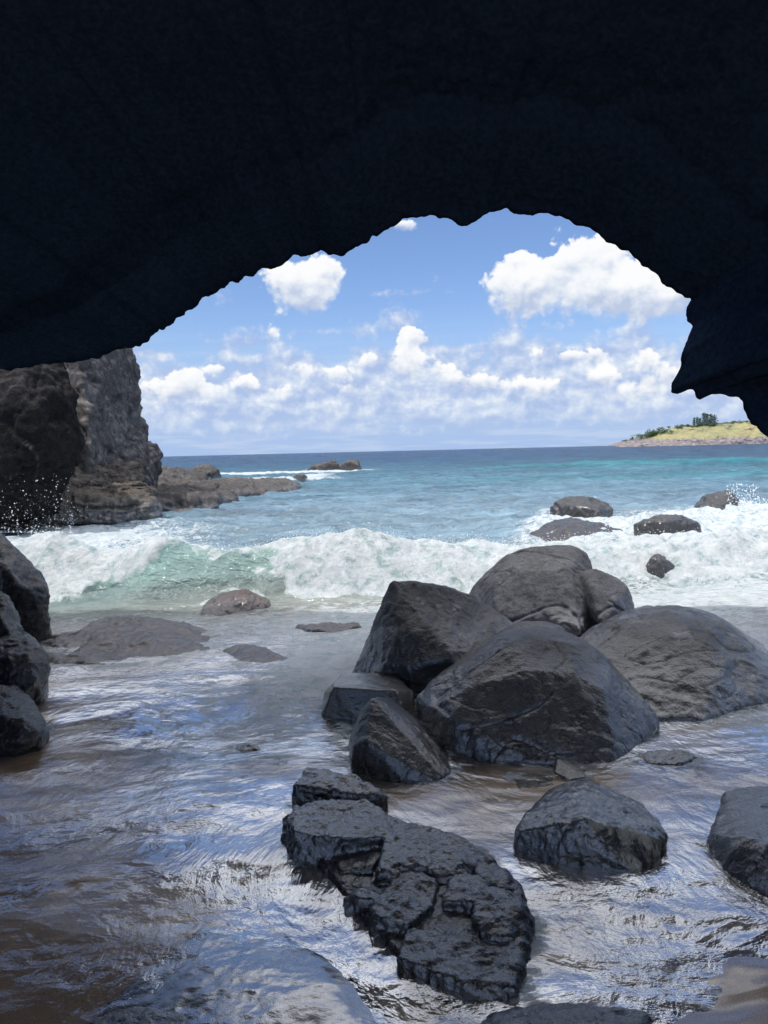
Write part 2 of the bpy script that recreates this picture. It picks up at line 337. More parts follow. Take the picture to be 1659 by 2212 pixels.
rock('boulder', 'pointed wedge-shaped wet boulder in front of the pile', [blob(
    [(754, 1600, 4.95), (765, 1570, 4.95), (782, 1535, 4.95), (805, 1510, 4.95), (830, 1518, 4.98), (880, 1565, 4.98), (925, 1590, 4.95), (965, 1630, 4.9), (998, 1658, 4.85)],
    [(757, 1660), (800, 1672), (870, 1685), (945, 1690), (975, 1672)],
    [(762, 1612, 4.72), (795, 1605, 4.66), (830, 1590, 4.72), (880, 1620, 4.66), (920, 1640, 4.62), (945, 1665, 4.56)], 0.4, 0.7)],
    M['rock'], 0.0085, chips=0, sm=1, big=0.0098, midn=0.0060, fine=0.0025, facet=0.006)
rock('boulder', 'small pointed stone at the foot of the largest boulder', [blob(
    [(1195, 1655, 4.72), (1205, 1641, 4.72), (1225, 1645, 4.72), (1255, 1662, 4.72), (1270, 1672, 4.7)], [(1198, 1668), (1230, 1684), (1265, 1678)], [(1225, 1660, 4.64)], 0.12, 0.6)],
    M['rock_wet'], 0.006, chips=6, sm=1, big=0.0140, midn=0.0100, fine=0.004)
# --- near stones
def zr(u, v): return (829.5+0.5*u, 1592.6+0.5*v)
def zl(u, v): return (0.5*u, 1592.6+0.5*v)
def d3(f, pts): return [(*f(a, b), y) for a, b, y in pts]
rock('boulder', 'angular wet stone with a pale encrusted face on the near sand', [blob(
    d3(zr, [(563, 440, 3.75), (568, 402, 3.74), (610, 335, 3.82), (700, 272, 3.92), (790, 243, 3.94), (860, 235, 3.94), (960, 262, 3.92), (1080, 330, 3.86), (1200, 388, 3.74), (1228, 430, 3.69), (1215, 470, 3.64)]),
    [zr(566, 492), zr(700, 525), zr(870, 548), zr(980, 568), zr(1080, 582), zr(1150, 540)],
    d3(zr, [(590, 408, 3.68), (740, 392, 3.61), (862, 352, 3.58), (874, 470, 3.52), (960, 335, 3.74), (1040, 410, 3.64), (1150, 410, 3.67), (985, 470, 3.54), (1110, 500, 3.54), (1180, 440, 3.62)]), 0.3, 0.6)],
    M['rock_crust'], 0.0065, chips=0, sm=1, big=0.0070, midn=0.010, fine=0.005, facet=0.006)
rock('boulder', 'dark wet rock cut off by the right edge of the picture', [blob(
    d3(zr, [(1398, 450, 3.68), (1425, 420, 3.68), (1500, 412, 3.74), (1600, 395, 3.78), (1700, 380, 3.8), (1900, 400, 3.7)]),
    [zr(1430, 490), zr(1500, 590), zr(1580, 630), zr(1680, 660), zr(1900, 640)], d3(zr, [(1530, 455, 3.50), (1630, 470, 3.42), (1500, 520, 3.50), (1800, 450, 3.45)]), 0.5, 0.7)],
    M['rock_wet'], 0.007, chips=5, sm=2, big=0.0126, midn=0.0080, fine=0.003, facet=0.006)
tops = [
    ([(330, 245), (560, 290), (700, 370), (760, 410), (640, 425), (530, 392), (300, 322), (262, 345)], [.17, .15, .10, .07, .08, .13, .15, .15]),
    ([(265, 455), (420, 432), (640, 432), (745, 500), (865, 565), (750, 625), (560, 612), (440, 622), (262, 585), (218, 530)], [.14, .13, .12, .11, .09, .12, .14, .16, .18, .15]),
    ([(205, 520), (240, 500), (260, 560), (225, 610), (180, 600)], [.07, .09, .09, .06, .05]),
    ([(470, 640), (720, 640), (740, 700), (680, 790), (520, 800), (460, 720)], [.05, .06, .07, .06, .05, .05]),
    ([(745, 640), (865, 560), (1000, 585), (1170, 640), (1340, 760), (1250, 790), (980, 745), (950, 775), (830, 790), (720, 765)], [.12, .09, .08, .07, .04, .06, .08, .08, .09, .11]),
    ([(700, 800), (750, 745), (830, 790), (830, 830), (720, 830)], [.10, .11, .10, .08, .08]),
    ([(1240, 800), (1340, 765), (1430, 840), (1475, 890), (1440, 915), (1380, 905), (1290, 870)], [.06, .05, .05, .03, .04, .06, .06]),
    ([(580, 892), (690, 885), (745, 905), (700, 965), (600, 955), (560, 940)], [.05, .06, .06, .07, .07, .06]),
    ([(525, 950), (560, 930), (570, 990), (530, 1010)], [.02, .03, .03, .02]),
    ([(845, 795), (960, 820), (1025, 850), (1010, 990), (870, 1095), (760, 1065), (672, 1035), (700, 960), (780, 880)], [.07, .07, .06, .06, .07, .08, .08, .07, .07]),
    ([(955, 770), (1060, 740), (1135, 775), (1120, 830), (1040, 840), (985, 805)], [.08, .09, .09, .08, .07, .07]),
    ([(1120, 860), (1150, 800), (1300, 885), (1245, 975), (1070, 970)], [.07, .07, .08, .09, .07]),
    ([(1240, 970), (1300, 905), (1400, 915), (1490, 985), (1545, 1060), (1500, 1150), (1400, 1180), (1290, 1150), (1232, 1060)], [.10, .10, .10, .08, .03, .03, .05, .06, .08]),
    ([(865, 1115), (1000, 1130), (1180, 1190), (1450, 1280), (1440, 1470), (1320, 1490), (1140, 1405), (1000, 1300), (818, 1265)], [.06, .055, .05, .02, .0, .0, .04, .055, .06]),
]
rock('rock_ledge', 'low jagged black ledge of broken wet blocks in the middle foreground', [slab([zc(*p) for p in t], zs=[q*0.85 for q in z], flare=0.035) for t, z in tops]+[slab([zc(*p) for p in [(300, 640), (265, 455), (745, 500), (1000, 585), (1180, 650), (1475, 890), (1510, 1150), (1450, 1450), (1140, 1395), (840, 1255), (700, 1050), (700, 820)]], z=0.024, flare=0.03)],
     M['rock_wet'], 0.0065, size=1.0, sm=1, big=0.018, midn=0.015, fine=0.005, facet=0.012, cat='rock ledge')
rock('sand_mound_rock', 'smooth pale rock skimmed with wet sand at the bottom edge left of centre', [
    slab([zl(*p) for p in [(430, 1165), (640, 1130), (720, 1010), (800, 930), (870, 815), (1040, 828), (1220, 880), (1340, 892), (1480, 985), (1580, 1080), (1700, 1230), (1700, 1420), (900, 1420), (430, 1420)]]+[zl(*p) for p in [(900, 1150), (1200, 1000), (1400, 1030), (1450, 1250), (1000, 1300), (950, 1000)]],
         zs=[.0, -.01, -.015, -.02, -.02, -.02, -.01, -.0, -.005, -.015, -.02, .01, .01, .0, .03, .028, .034, .036, .045, .008], flare=0.08)],
     M['skim'], 0.009, size=1.2, sm=22, big=0.006, midn=0.003, fine=0.001)
rock('sunken_rock', 'dark rock just breaking the bottom edge right of centre', [slab([zr(*p) for p in [(420, 1200), (560, 1150), (800, 1165), (960, 1155), (1130, 1190), (1200, 1300), (1100, 1400), (420, 1400)]], zs=[.0, .02, .03, .035, .03, .02, .06, .06], flare=0.05)],
     M['rock_wet'], 0.009, size=0.8, sm=4, big=0.02, midn=0.014, fine=0.004)
rock('sunken_rock', 'dark mossy rock in the bottom left corner', [slab([zl(*p) for p in [(400, 1215), (480, 1175), (620, 1165), (820, 1195), (820, 1400), (350, 1400)]], zs=[.08, .10, .11, .10, .16, .14], flare=0.03)],
     M['rock_wet'], 0.009, size=0.6, sm=3, big=0.02, midn=0.02, fine=0.004)
rock('sunken_rock', 'small dark rock awash right of the largest boulder', [slab([(1372, 1632), (1420, 1620), (1480, 1622), (1505, 1634), (1470, 1650), (1400, 1648)], zs=[0, .015, .02, .005, .012, .01], flare=0.1)], M['rock_wet'], 0.008, size=0.4, sm=3, big=0.02, midn=0.03, fine=0.006)
rock('sunken_rock', 'flat dark stone under the clear water before the largest boulder', [slab([(1105, 1680), (1130, 1668), (1190, 1666), (1195, 1690), (1170, 1702), (1120, 1700)], z=-0.012, flare=0.05)], M['rock_black'], 0.008, size=0.4, sm=3, big=0.02, midn=0.02, fine=0.004)
# --- left near stones, a stack against the cave wall
def zk(u, v): return (0.5*u, 1128.0+0.5*v)
LG = 'wet stones stacked along the left edge'
rock('boulder', 'upper stone of the stack at the left edge, nearest the surf', [blob(
    d3(zk, [(-300, 150, 8.6), (-150, 60, 8.6), (0, 58, 8.6), (35, 118, 8.5), (118, 200, 8.5), (170, 235, 8.4), (196, 270, 8.3), (168, 345, 8.2), (130, 400, 8.3)]),
    [zk(-300, 420), zk(0, 430), zk(60, 425), zk(120, 408)], d3(zk, [(0, 190, 8.1), (90, 260, 8.0), (40, 330, 8.0)]), 1.0, 0.8)], M['rock_black'], 0.016, chips=6, sm=2, big=0.0140, midn=0.022, fine=0.006, facet=0.006, group=LG)
rock('boulder', 'craggy middle stone of the stack at the left edge', [blob(
    d3(zk, [(-300, 330, 7.2), (0, 300, 7.2), (40, 340, 7.1), (72, 430, 7.0), (100, 490, 6.9), (105, 560, 6.8)]),
    [zk(-300, 640), zk(0, 640), zk(100, 620)], d3(zk, [(0, 420, 6.8), (50, 500, 6.7)]), 0.6, 0.8)], M['rock_black'], 0.014, chips=6, sm=2, big=0.0140, midn=0.022, fine=0.006, facet=0.006, group=LG)
rock('boulder', 'glistening knobbly stone low in the stack at the left edge', [blob(
    d3(zk, [(-250, 560, 6.5), (0, 540, 6.5), (50, 515, 6.5), (110, 510, 6.5), (160, 550, 6.45), (198, 590, 6.4), (185, 690, 6.3), (165, 740, 6.3)]),
    [zk(-250, 790), zk(0, 800), zk(80, 790), zk(150, 765)], d3(zk, [(40, 600, 6.2), (120, 600, 6.2), (150, 680, 6.15), (60, 720, 6.05)]), 0.7, 0.8)], M['rock_black'], 0.012, chips=6, sm=2, big=0.0140, midn=0.022, fine=0.006, facet=0.006, group=LG)
rock('boulder', 'black stone with a smooth sloping top, lowest of the stack at the left edge', [blob(
    d3(zk, [(-250, 770, 5.5), (0, 760, 5.5), (70, 772, 5.5), (140, 815, 5.5), (180, 860, 5.45), (208, 920, 5.35)]),
    [zk(-250, 1000), zk(0, 985), zk(100, 965), zk(205, 935)], d3(zk, [(0, 840, 5.2), (100, 860, 5.15), (150, 900, 5.15), (80, 940, 5.05)]), 0.5, 0.8)], M['rock_black'], 0.011, chips=6, sm=2, big=0.0140, midn=0.022, fine=0.006, facet=0.006, group=LG)
# --- awash rocks between the stack and the pile
rock('sunken_rock', 'broad low rock shelf with water sheeting over it, left of centre', [
    slab([zk(*p) for p in [(150, 520), (330, 465), (480, 415), (590, 405), (640, 440), (760, 450), (900, 480), (900, 560), (700, 620), (400, 620), (180, 600)]], zs=[-.01, .05, .12, .14, .07, .02, -.02, -.02, -.02, -.01, -.02], flare=0.35)],
    M['rock_red'], 0.016, size=1.6, sm=3, big=0.03, midn=0.022, fine=0.004)
rock('sunken_rock', 'reddish brown rock standing in the shallows under the breaker', [blob(
    d3(zk, [(870, 390, 10.0), (900, 350, 10.0), (960, 335, 10.0), (1020, 312, 10.0), (1070, 303, 10.0), (1105, 330, 10.0), (1155, 345, 10.0), (1158, 362, 9.9)]),
    [zk(868, 398), zk(950, 402), zk(1060, 392), zk(1150, 372)], d3(zk, [(960, 365, 9.75), (1060, 345, 9.75)]), 0.5, 0.7)], M['rock_red'], 0.014, sm=3, big=0.02, midn=0.03, fine=0.006)
rock('sunken_rock', 'rounded brown rock just under the swash in the middle', [slab([zk(*p) for p in [(955, 590), (975, 545), (1080, 525), (1180, 560), (1265, 600), (1240, 625), (1050, 625)]], zs=[-.03, .02, .05, .03, -.02, -.03, -.02], flare=0.25)],
    M['rock_red'], 0.014, size=1.0, sm=5, big=0.02, midn=0.016, fine=0.004)
rock('sunken_rock', 'thin brown rock ridge barely showing near the breaker', [slab([zk(*p) for p in [(1285, 445), (1400, 432), (1530, 434), (1550, 448), (1450, 468), (1330, 465)]], zs=[.02, .05, .05, .02, .02, .02], flare=0.2)],
    M['rock_red'], 0.014, size=1.0, sm=3, big=0.02, midn=0.02, fine=0.006)
rock('sunken_rock', 'small dark stone under the rippled swash left of the wedge boulder', [slab([zk(*p) for p in [(995, 985), (1040, 960), (1110, 965), (1135, 985), (1090, 1005), (1020, 1005)]], zs=[-.01, .01, .015, .0, -.01, -.01], flare=0.1)],
    M['rock_wet'], 0.01, size=0.5, sm=3, big=0.02, midn=0.02, fine=0.006)
# --- rocks in the surf
def zb(u, v): return (829.5+0.5*u, 663.6+0.5*v)
rock('surf_rock', 'square-shouldered black rock with water running off it, out in the surf', [blob(
    d3(zb, [(722, 915, 20), (728, 870, 20), (745, 842, 20), (800, 828, 20.2), (880, 824, 20.2), (955, 846, 20.2), (982, 878, 20), (975, 905, 19.8)]),
    [zb(722, 925), zb(830, 935), zb(930, 945), zb(975, 925)], d3(zb, [(840, 860, 19.4), (920, 880, 19.2)]), 1.6, 0.75, -0.5)], M['surf'], 0.03, chips=5, sm=1, big=0.0140, midn=0.022, fine=0.005, facet=0.03, cracks=0.005)
rock('surf_rock', 'rounded black rock being hit by spray near the right edge', [blob(
    d3(zb, [(1330, 898, 21.5), (1350, 852, 21.5), (1390, 816, 21.5), (1440, 806, 21.5), (1500, 798, 21.5), (1522, 825, 21.5), (1515, 870, 21.4)]),
    [zb(1330, 908), zb(1420, 915), zb(1520, 905)], d3(zb, [(1430, 850, 20.8)]), 1.5, 0.75, -0.5)], M['surf'], 0.03, chips=5, sm=1, big=0.0140, midn=0.022, fine=0.005, facet=0.03, cracks=0.005)
rock('surf_rock', 'long low black rock lying in white foam at the right', [blob(
    d3(zb, [(1085, 938, 15.2), (1150, 918, 15.2), (1190, 904, 15.2), (1285, 908, 15.2), (1330, 925, 15.2), (1362, 940, 15.2)]),
    [zb(1085, 1020), zb(1230, 1035), zb(1360, 1020)], d3(zb, [(1200, 930, 14.9)]), 1.2, 0.8, -0.5)], M['surf'], 0.03, chips=5, sm=1, big=0.0140, midn=0.022, fine=0.005, facet=0.03, cracks=0.005)
rock('surf_rock', 'foam-washed rock hump right behind the pale boulder', [blob(
    d3(zb, [(600, 1018, 15.6), (640, 983, 15.8), (720, 953, 15.9), (780, 938, 16), (860, 943, 16), (930, 958, 15.9), (1000, 963, 15.8), (1030, 983, 15.6)]),
    [zb(600, 1030), zb(760, 1050), zb(900, 1055), zb(1030, 1010)], d3(zb, [(780, 970, 15.2), (900, 980, 15.1)]), 1.6, 0.8, -0.5)], M['surf'], 0.028, chips=5, sm=1, big=0.0175, midn=0.022, fine=0.005)
rock('surf_rock', 'small peaked rock poking through the foam at the right', [blob(
    d3(zb, [(1130, 1120, 11.0), (1150, 1085, 11.0), (1185, 1064, 11.0), (1215, 1085, 11.0), (1270, 1130, 11.0)]),
    [zb(1112, 1185), zb(1200, 1205), zb(1290, 1185)], d3(zb, [(1190, 1100, 10.85)]), 0.5, 0.8, -0.3)], M['surf'], 0.018, chips=6, sm=1, big=0.0140, midn=0.022, fine=0.006)
rock('surf_rock', 'reddish rock at the right edge half buried in foam', [blob(
    d3(zb, [(1640, 965, 17.5), (1655, 945, 17.5), (1720, 930, 17.5), (1800, 960, 17.5)]), [zb(1640, 985), zb(1700, 1000), zb(1800, 990)], (), 0.7, 0.8, -0.4)], M['rock_red'], 0.028, chips=5, sm=1, big=0.0140, midn=0.022, fine=0.005)
# --- left cliff, ledge and reef
def zt(u, v): return (0.5*u, 663.6+0.5*v)
def column(pts, thick, dx=-10, sink=-1.0):
    f = [P(*p) for p in pts]; out = list(f)
    for p in f:
        out.append(np.array([p[0]+dx, p[1]+thick, p[2]]))
    lo = min(p[2] for p in f)
    for p in f:
        if p[2] < lo+0.4: out.append(np.array([p[0], p[1], sink])); out.append(np.array([p[0]+dx, p[1]+thick, sink]))
    return out
rock('sea_cliff', 'tall pitted grey cliff rising beyond the left side of the cave mouth', [
    column(d3(zt, [(430, -300, 30), (575, 60, 30), (572, 175, 30), (580, 240, 30), (592, 305, 30), (588, 400, 30), (575, 500, 30), (560, 640, 29), (520, 720, 28), (330, 340, 24), (300, 260, 24), (260, -300, 25), (380, 480, 23.5), (390, 640, 23.5), (330, 730, 23.5)]), 8, -8),
    column(d3(zt, [(560, 480, 31), (590, 480, 31), (612, 492, 31), (622, 570, 31), (640, 680, 31), (620, 760, 29), (540, 740, 27), (500, 560, 27)]), 6, -6),
    column(d3(zt, [(600, 590, 34), (640, 590, 34), (672, 605, 34), (700, 640, 34), (690, 690, 34), (640, 740, 32), (600, 740, 31)]), 6, -6)],
    M['cliff'], 0.07, size=7, sm=2, big=0.03, midn=0.024, fine=0.012, pits=0.012, cracks=0.010, facet=0.015, chips=24, cat='cliff', kind='structure')
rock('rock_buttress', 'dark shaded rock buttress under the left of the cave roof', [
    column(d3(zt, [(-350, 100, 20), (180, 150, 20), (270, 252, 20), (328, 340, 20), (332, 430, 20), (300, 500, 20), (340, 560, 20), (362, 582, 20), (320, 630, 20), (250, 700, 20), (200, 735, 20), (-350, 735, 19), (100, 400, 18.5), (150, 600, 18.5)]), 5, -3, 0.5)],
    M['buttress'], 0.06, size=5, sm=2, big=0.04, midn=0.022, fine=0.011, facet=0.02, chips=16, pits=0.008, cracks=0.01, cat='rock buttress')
def shelf(top, flare=0.3, sink=-0.5):
    t = np.array([P(*p) for p in top]); c = t.mean(0); pts = list(t)
    for p in t:
        d = p-c; d[2] = 0; d /= max(1e-6, np.linalg.norm(d)); q = p+d*flare; q[2] = sink; pts.append(q)
    return pts
rock('rock_ledge', 'layered brown rock ledge at the foot of the left cliff', [
    shelf(d3(zt, [(-400, 720, 22.5), (0, 724, 22.5), (130, 716, 22.6), (250, 738, 22.8), (330, 735, 23.5), (480, 705, 25), (590, 700, 27), (610, 740, 26), (480, 800, 24), (250, 800, 22), (-400, 800, 21.5), (-400, 710, 30), (500, 690, 32)]), 0.1),
    shelf(d3(zt, [(-400, 890, 20.6), (0, 850, 20.8), (120, 835, 20.9), (250, 830, 21.2), (420, 828, 22), (560, 846, 22.2), (640, 850, 22.6), (655, 838, 23.2), (600, 775, 25), (300, 770, 24), (-400, 800, 23)]), 0.1),
    shelf(d3(zt, [(480, 790, 23), (620, 775, 24), (668, 800, 24.5), (650, 840, 23.5), (520, 840, 23), (560, 750, 28)]), 0.2)],
    M['ledge'], 0.030, size=4, sm=1, big=0.03, midn=0.025, fine=0.010, strata=0.13, facet=0.02, cat='rock ledge')
reef = rock('reef_shelf', 'low broken reef shelf running out from the cliff into the sea', [
    shelf(d3(zt, [(670, 806, 27), (780, 812, 28), (900, 818, 28.5), (1000, 796, 32), (880, 775, 37), (740, 765, 35), (660, 770, 30)])),
    shelf(d3(zt, [(760, 782, 34), (1000, 795, 35), (1150, 785, 37), (1260, 772, 40), (1290, 756, 46), (1200, 744, 52), (960, 742, 52), (800, 752, 44)]), 0.4),
    shelf(d3(zt, [(640, 752, 38), (780, 755, 40), (870, 742, 46), (880, 712, 60), (800, 700, 64), (700, 680, 56), (640, 690, 48)]), 0.4),
    shelf(d3(zt, [(820, 700, 60), (850, 680, 70), (900, 682, 70), (935, 694, 68), (900, 704, 62)]), 0.4)],
    M['reef'], 0.10, size=5, sm=1, big=0.03, midn=0.05, fine=0.02, facet=0.04, strata=0.06, cat='reef'); reef.scale.z = 0.86
rock('surf_rock', 'flat brown rock awash below the reef shelf', [slab([zt(*p) for p in [(680, 885), (720, 875), (800, 876), (855, 884), (800, 892), (720, 892)]], zs=[.0, .1, .12, .0, .02, .02], flare=0.2, sink=-0.4)], M['reef'], 0.04, size=3, chips=6, sm=1, big=0.0210, midn=0.0150, fine=0.01)
rock('surf_rock', 'olive rock slab at the inner foot of the reef shelf', [slab([zt(*p) for p in [(680, 862), (740, 845), (840, 848), (885, 860), (830, 870), (720, 870)]], zs=[.0, .2, .2, .05, .02, .02], flare=0.2, sink=-0.4)], M['reef'], 0.05, size=3, chips=6, sm=1, big=0.0210, midn=0.0150, fine=0.01)
rock('surf_rock', 'rock stub at the seaward tip of the reef shelf', [slab([zt(*p) for p in [(1265, 733), (1280, 722), (1310, 720), (1325, 730), (1290, 738)]], zs=[.1, .5, .6, .2, .1], flare=0.2, sink=-0.4)], M['reef'], 0.09, size=3, chips=16, sm=1, big=0.0210, midn=0.0200, fine=0.01)
rock('surf_rock', 'far low rocks with a peak, beyond the reef in the breakers', [
    blob(d3(zt, [(1335, 700, 82), (1360, 688, 82), (1400, 684, 82), (1430, 672, 82), (1450, 662, 82), (1465, 678, 82), (1470, 700, 82)]), [zt(1335, 706), zt(1470, 707)], (), 6, 0.8, -1),
    blob(d3(zt, [(1465, 700, 82), (1480, 680, 82), (1510, 668, 82), (1545, 670, 82), (1555, 700, 82)]), [zt(1465, 707), zt(1555, 704)], (), 6, 0.8, -1)],
    M['reef'], 0.12, size=6, chips=16, sm=1, big=0.0280, midn=0.0300, fine=0.015, facet=0.006)

# ------------------------------------------------------------------ cave
def catmull(pts, n):
    pts = np.array(pts, float); seg = np.linalg.norm(np.diff(pts, axis=0), axis=1); s = np.concatenate([[0], np.cumsum(seg)])
    t = np.linspace(0, s[-1], n); return np.stack([np.interp(t, s, pts[:, k]) for k in range(pts.shape[1])], 1)
lip = [(-620, 1500, 7.84), (-520, 1300, 8.13), (-330, 1150, 8.42), (-200, 1010, 8.56), (-110, 900, 8.56), (0, 800, 8.56), (80, 795, 8.5), (135, 785, 8.42), (165, 782, 8.42), (215, 775, 8.33), (250, 755, 8.22), (290, 750, 8.13), (318, 745, 8.02), (340, 722, 7.93), (385, 695, 7.75), (428, 668, 7.61), (432, 655, 7.58), (475, 630, 7.44), (520, 606, 7.3), (540, 598, 7.21), (570, 580, 7.12), (610, 580, 7.03), (625, 566, 6.98), (665, 553, 6.89), (695, 545, 6.83), (720, 555, 6.78), (742, 553, 6.74), (770, 535, 6.69), (800, 523, 6.63), (806, 512, 6.63), (835, 500, 6.58), (862, 482, 6.54), (900, 474, 6.51), (940, 467, 6.49), (968, 472, 6.46), (985, 482, 6.46), (1010, 487, 6.43), (1035, 478, 6.43), (1052, 466, 6.43), (1085, 458, 6.4), (1120, 457, 6.4), (1160, 462, 6.4), (1205, 466, 6.4), (1235, 480, 6.4), (1275, 492, 6.4), (1295, 515, 6.4), (1325, 533, 6.4), (1360, 552, 6.4), (1385, 580, 6.4), (1420, 605, 6.4), (1455, 628, 6.4), (1487, 652, 6.4), (1482, 668, 6.4), (1477, 700, 6.4), (1488, 712, 6.36), (1480, 740, 6.32), (1466, 770, 6.24), (1462, 795, 6.24), (1450, 830, 6.2), (1448, 848, 6.16), (1458, 852, 6.16), (1490, 848, 6.08), (1494, 860, 6.08), (1508, 867, 6.08), (1530, 852, 6.0), (1585, 858, 5.92), (1597, 872, 5.88), (1598, 895, 5.84), (1615, 915, 5.76), (1640, 945, 5.68), (1662, 965, 5.6), (1720, 1040, 5.52), (1790, 1200, 5.36), (1850, 1500, 5.2), (1880, 1900, 5.04)]
NL = 900
lp = catmull([P(*p) for p in lip], NL)
jg = 0.030*fbm(lp*2.6+3, 3)+0.012*fbm(lp*11, 2); lp[:, 2] += jg; lp[:, 0] += 0.5*jg
lp[0, 2] = min(lp[0, 2], -0.5); lp[-1, 2] = -0.6
tt = np.linspace(0, math.pi, NL)
ctr = np.array([0.3, 0, 1.5])
def mouth_off(k):    # unit outward vector in the x-z plane
    d = lp-np.array([0.2, 0, 1.2]); d[:, 1] = 0; return d/np.linalg.norm(d, axis=1)[:, None]
out = mouth_off(0)
rows = []
# the cavity, from behind the viewer out to the lip
inner = []
nin = 220
for i in range(nin):
    t = 1-i/(nin-1)                                  # 1 far behind the viewer, 0 at the lip
    s = t**1.3
    y = lp[:, 1]*(1-s)+(-3.5)*s  # unseen roof stops short behind the viewer, left open to let light in
    grow = 0.25*np.sqrt(np.clip(t*6, 0, 1))+2.6*sstep(0, 0.8, t)
    q = lp+out*grow[None].T if np.ndim(grow) else lp+out*grow
    q = q.copy(); q[:, 1] = y
    inner.append(q)
cav = np.array(inner)
# the outer cliff face, out of view, its height shaped to shade the shallows
outer = []
for k in range(1, 60):
    t = k/59
    q = lp+out*(0.12*min(1, k/3)+(5.3+0.9*fbm(lp*0.5+31, 3))[:, None]*t**1.2); q[:, 1] = lp[:, 1]+0.06*min(1, k/4)-1.2*t
    outer.append(q)
for k in range(1, 12):
    t = k/11; q = outer[58].copy(); q[:, 1] = q[:, 1]*(1-t)+(-3.2)*t; q[:, 2] += 1.0*t; outer.append(q)
allr = np.concatenate([cav, np.array(outer)])
nr = len(allr); v = allr.reshape(-1, 3)
tt_ = np.concatenate([np.linspace(1, 0, nin), np.linspace(0, 1, len(outer))])
amp = np.repeat(np.clip(tt_*8, 0.12, 1), NL)
outv = np.tile(out, (nr, 1))
d = 0.16*fbm(v*0.55, 2)+0.018*ridged(v*1.3+5, 3)+0.012*ridged(v*np.array([4, 4, 5.])+9, 3)
d2 = 0.018*fbm(v*9, 3)+0.018*ridged(v*5+3, 2)*(1-amp)
disp = d*amp+d2
push = np.where(amp < 1, np.maximum(disp, -0.03), disp+0.18)
v = v+outv*push[:, None]
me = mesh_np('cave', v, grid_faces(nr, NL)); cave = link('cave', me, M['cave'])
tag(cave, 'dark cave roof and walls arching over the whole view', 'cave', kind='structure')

# ------------------------------------------------------------------ sand and sea
def sand_z(x, y):
    p = np.stack([x, y, np.zeros_like(x)], 1)
    z = -0.035-0.55*sstep(6.5, 11, y)-2.5*sstep(10, 25, y)
    z = z+0.018*fbm(p*0.9+3, 3)
    sd = (x-0.62)*0.53-(y-2.5)*0.85+0.14*fbm(p*1.7+9, 3); z = z+0.069*sstep(-0.45, 0.7, sd+0.10*fbm(p*4.5+2, 3))*(1-sstep(4.0, 5.0, y))   # bare sand, near right
    sl = (-1.25-x)-0.35*(y-3.2)+0.25*fbm(p*1.1+4, 3); z = z+0.025*sstep(-0.5, 0.9, sl)*(1-sstep(4.3, 5.4, y))          # shoal, near left
    z = z+0.026*np.exp(-(((x-0.75)/0.8)**2+((y-4.45)/0.4)**2))
    return z
xs = np.linspace(-14, 14, 420); ys = np.concatenate([np.linspace(-8, 1.2, 60), np.linspace(1.25, 7, 360), np.linspace(7.1, 30, 120)])
X, Y = np.meshgrid(xs, ys); x, y = X.ravel(), Y.ravel()
sd = link('sand', mesh_np('sand', np.stack([x, y, sand_z(x, y)+0.003*fbm(np.stack([x*6, y*6, x*0], 1), 3)], 1), grid_faces(len(ys), len(xs))), M['sand'])
tag(sd, 'wet brown sand floor of the cave beach', 'sand', kind='structure')
sb = link('seabed', mesh_np('seabed', np.array([(-9000, 20, -2.9), (9000, 20, -2.9), (9000, 30000, -60), (-9000, 30000, -60)]), [(0, 1, 2, 3)]), M['sand'])
tag(sb, 'sandy sea floor sloping away under the water', 'seabed', kind='structure')

r1 = 1/np.linspace(1/1.6, 1/9.6, 430); r2 = np.linspace(9.62, 13.2, 250); r3 = np.linspace(13.23, 26, 230); r4 = 1/np.linspace(1/26.1, 1/160, 120); r5 = np.geomspace(165, 30000, 60)
rr = np.concatenate([r1, r2, r3, r4, r5]); aa = np.radians(np.linspace(-43, 43, 760))
Rg, Ag = np.meshgrid(rr, aa, indexing='ij'); x = (Rg*np.sin(Ag)).ravel(); y = (Rg*np.cos(Ag)).ravel(); r = Rg.ravel()
p = np.stack([x, y, 0*x], 1); q = p*np.array([1, 1.6, 1])
near = 1-sstep(6, 11, r)
z = 0.006*fbm(q*1.4+2, 3)*(1+0*x)
z += near*(1+0.9*sstep(5.5, 7.5, r))*(0.012*fbm(q*np.array([0.9, 1.3, 1])+8, 3)+0.0032*ridged(q*2.6+0.4*np.stack([perlin(p*0.7), perlin(p*0.7+9), 0*x], 1), 2))
sea = sstep(8, 16, r)*(1-sstep(150, 600, r))
z += sea*(0.14*fbm(q*0.35+1, 2)+0.085*ridged(q*0.75+4, 3)+0.05*fbm(q*2.1+7, 2))
# far swell
sw = np.exp(-(((y-72-6*perlin(p*0.02))/5.5)**2))*sstep(2, 22, x); z += 0.55*sw
sw2 = np.exp(-(((y-46-4*perlin(p*0.03+5))/4.0)**2))*sstep(-2, 14, x); z += 0.22*sw2
# the breaker
yb = 10.45+0.25*perlin(p*np.array([0.35, 0, 1])+3)+0.06*np.clip(-x-3, 0, 9)+0.10*perlin(p*np.array([1.6, 0, 1])+8)
yb += 0.35*sstep(1.5, 4, x)
s = y-yb
hh = 0.66*(1-0.30*sstep(0.5, 3.0, x))*(1+0.10*perlin(p*np.array([0.8, 0, 1])+1))*(1-0.35*sstep(-5.2, -7.5, x))
prof = np.where(s < 0.85, sstep(-0.05, 0.85, s)**0.9, np.exp(-np.clip(s-0.85, 0, 99)/1.5))
hw = hh*prof*(1-sstep(15, 19, y))
z += hw
tfr = np.clip(s/0.85, 0, 1)
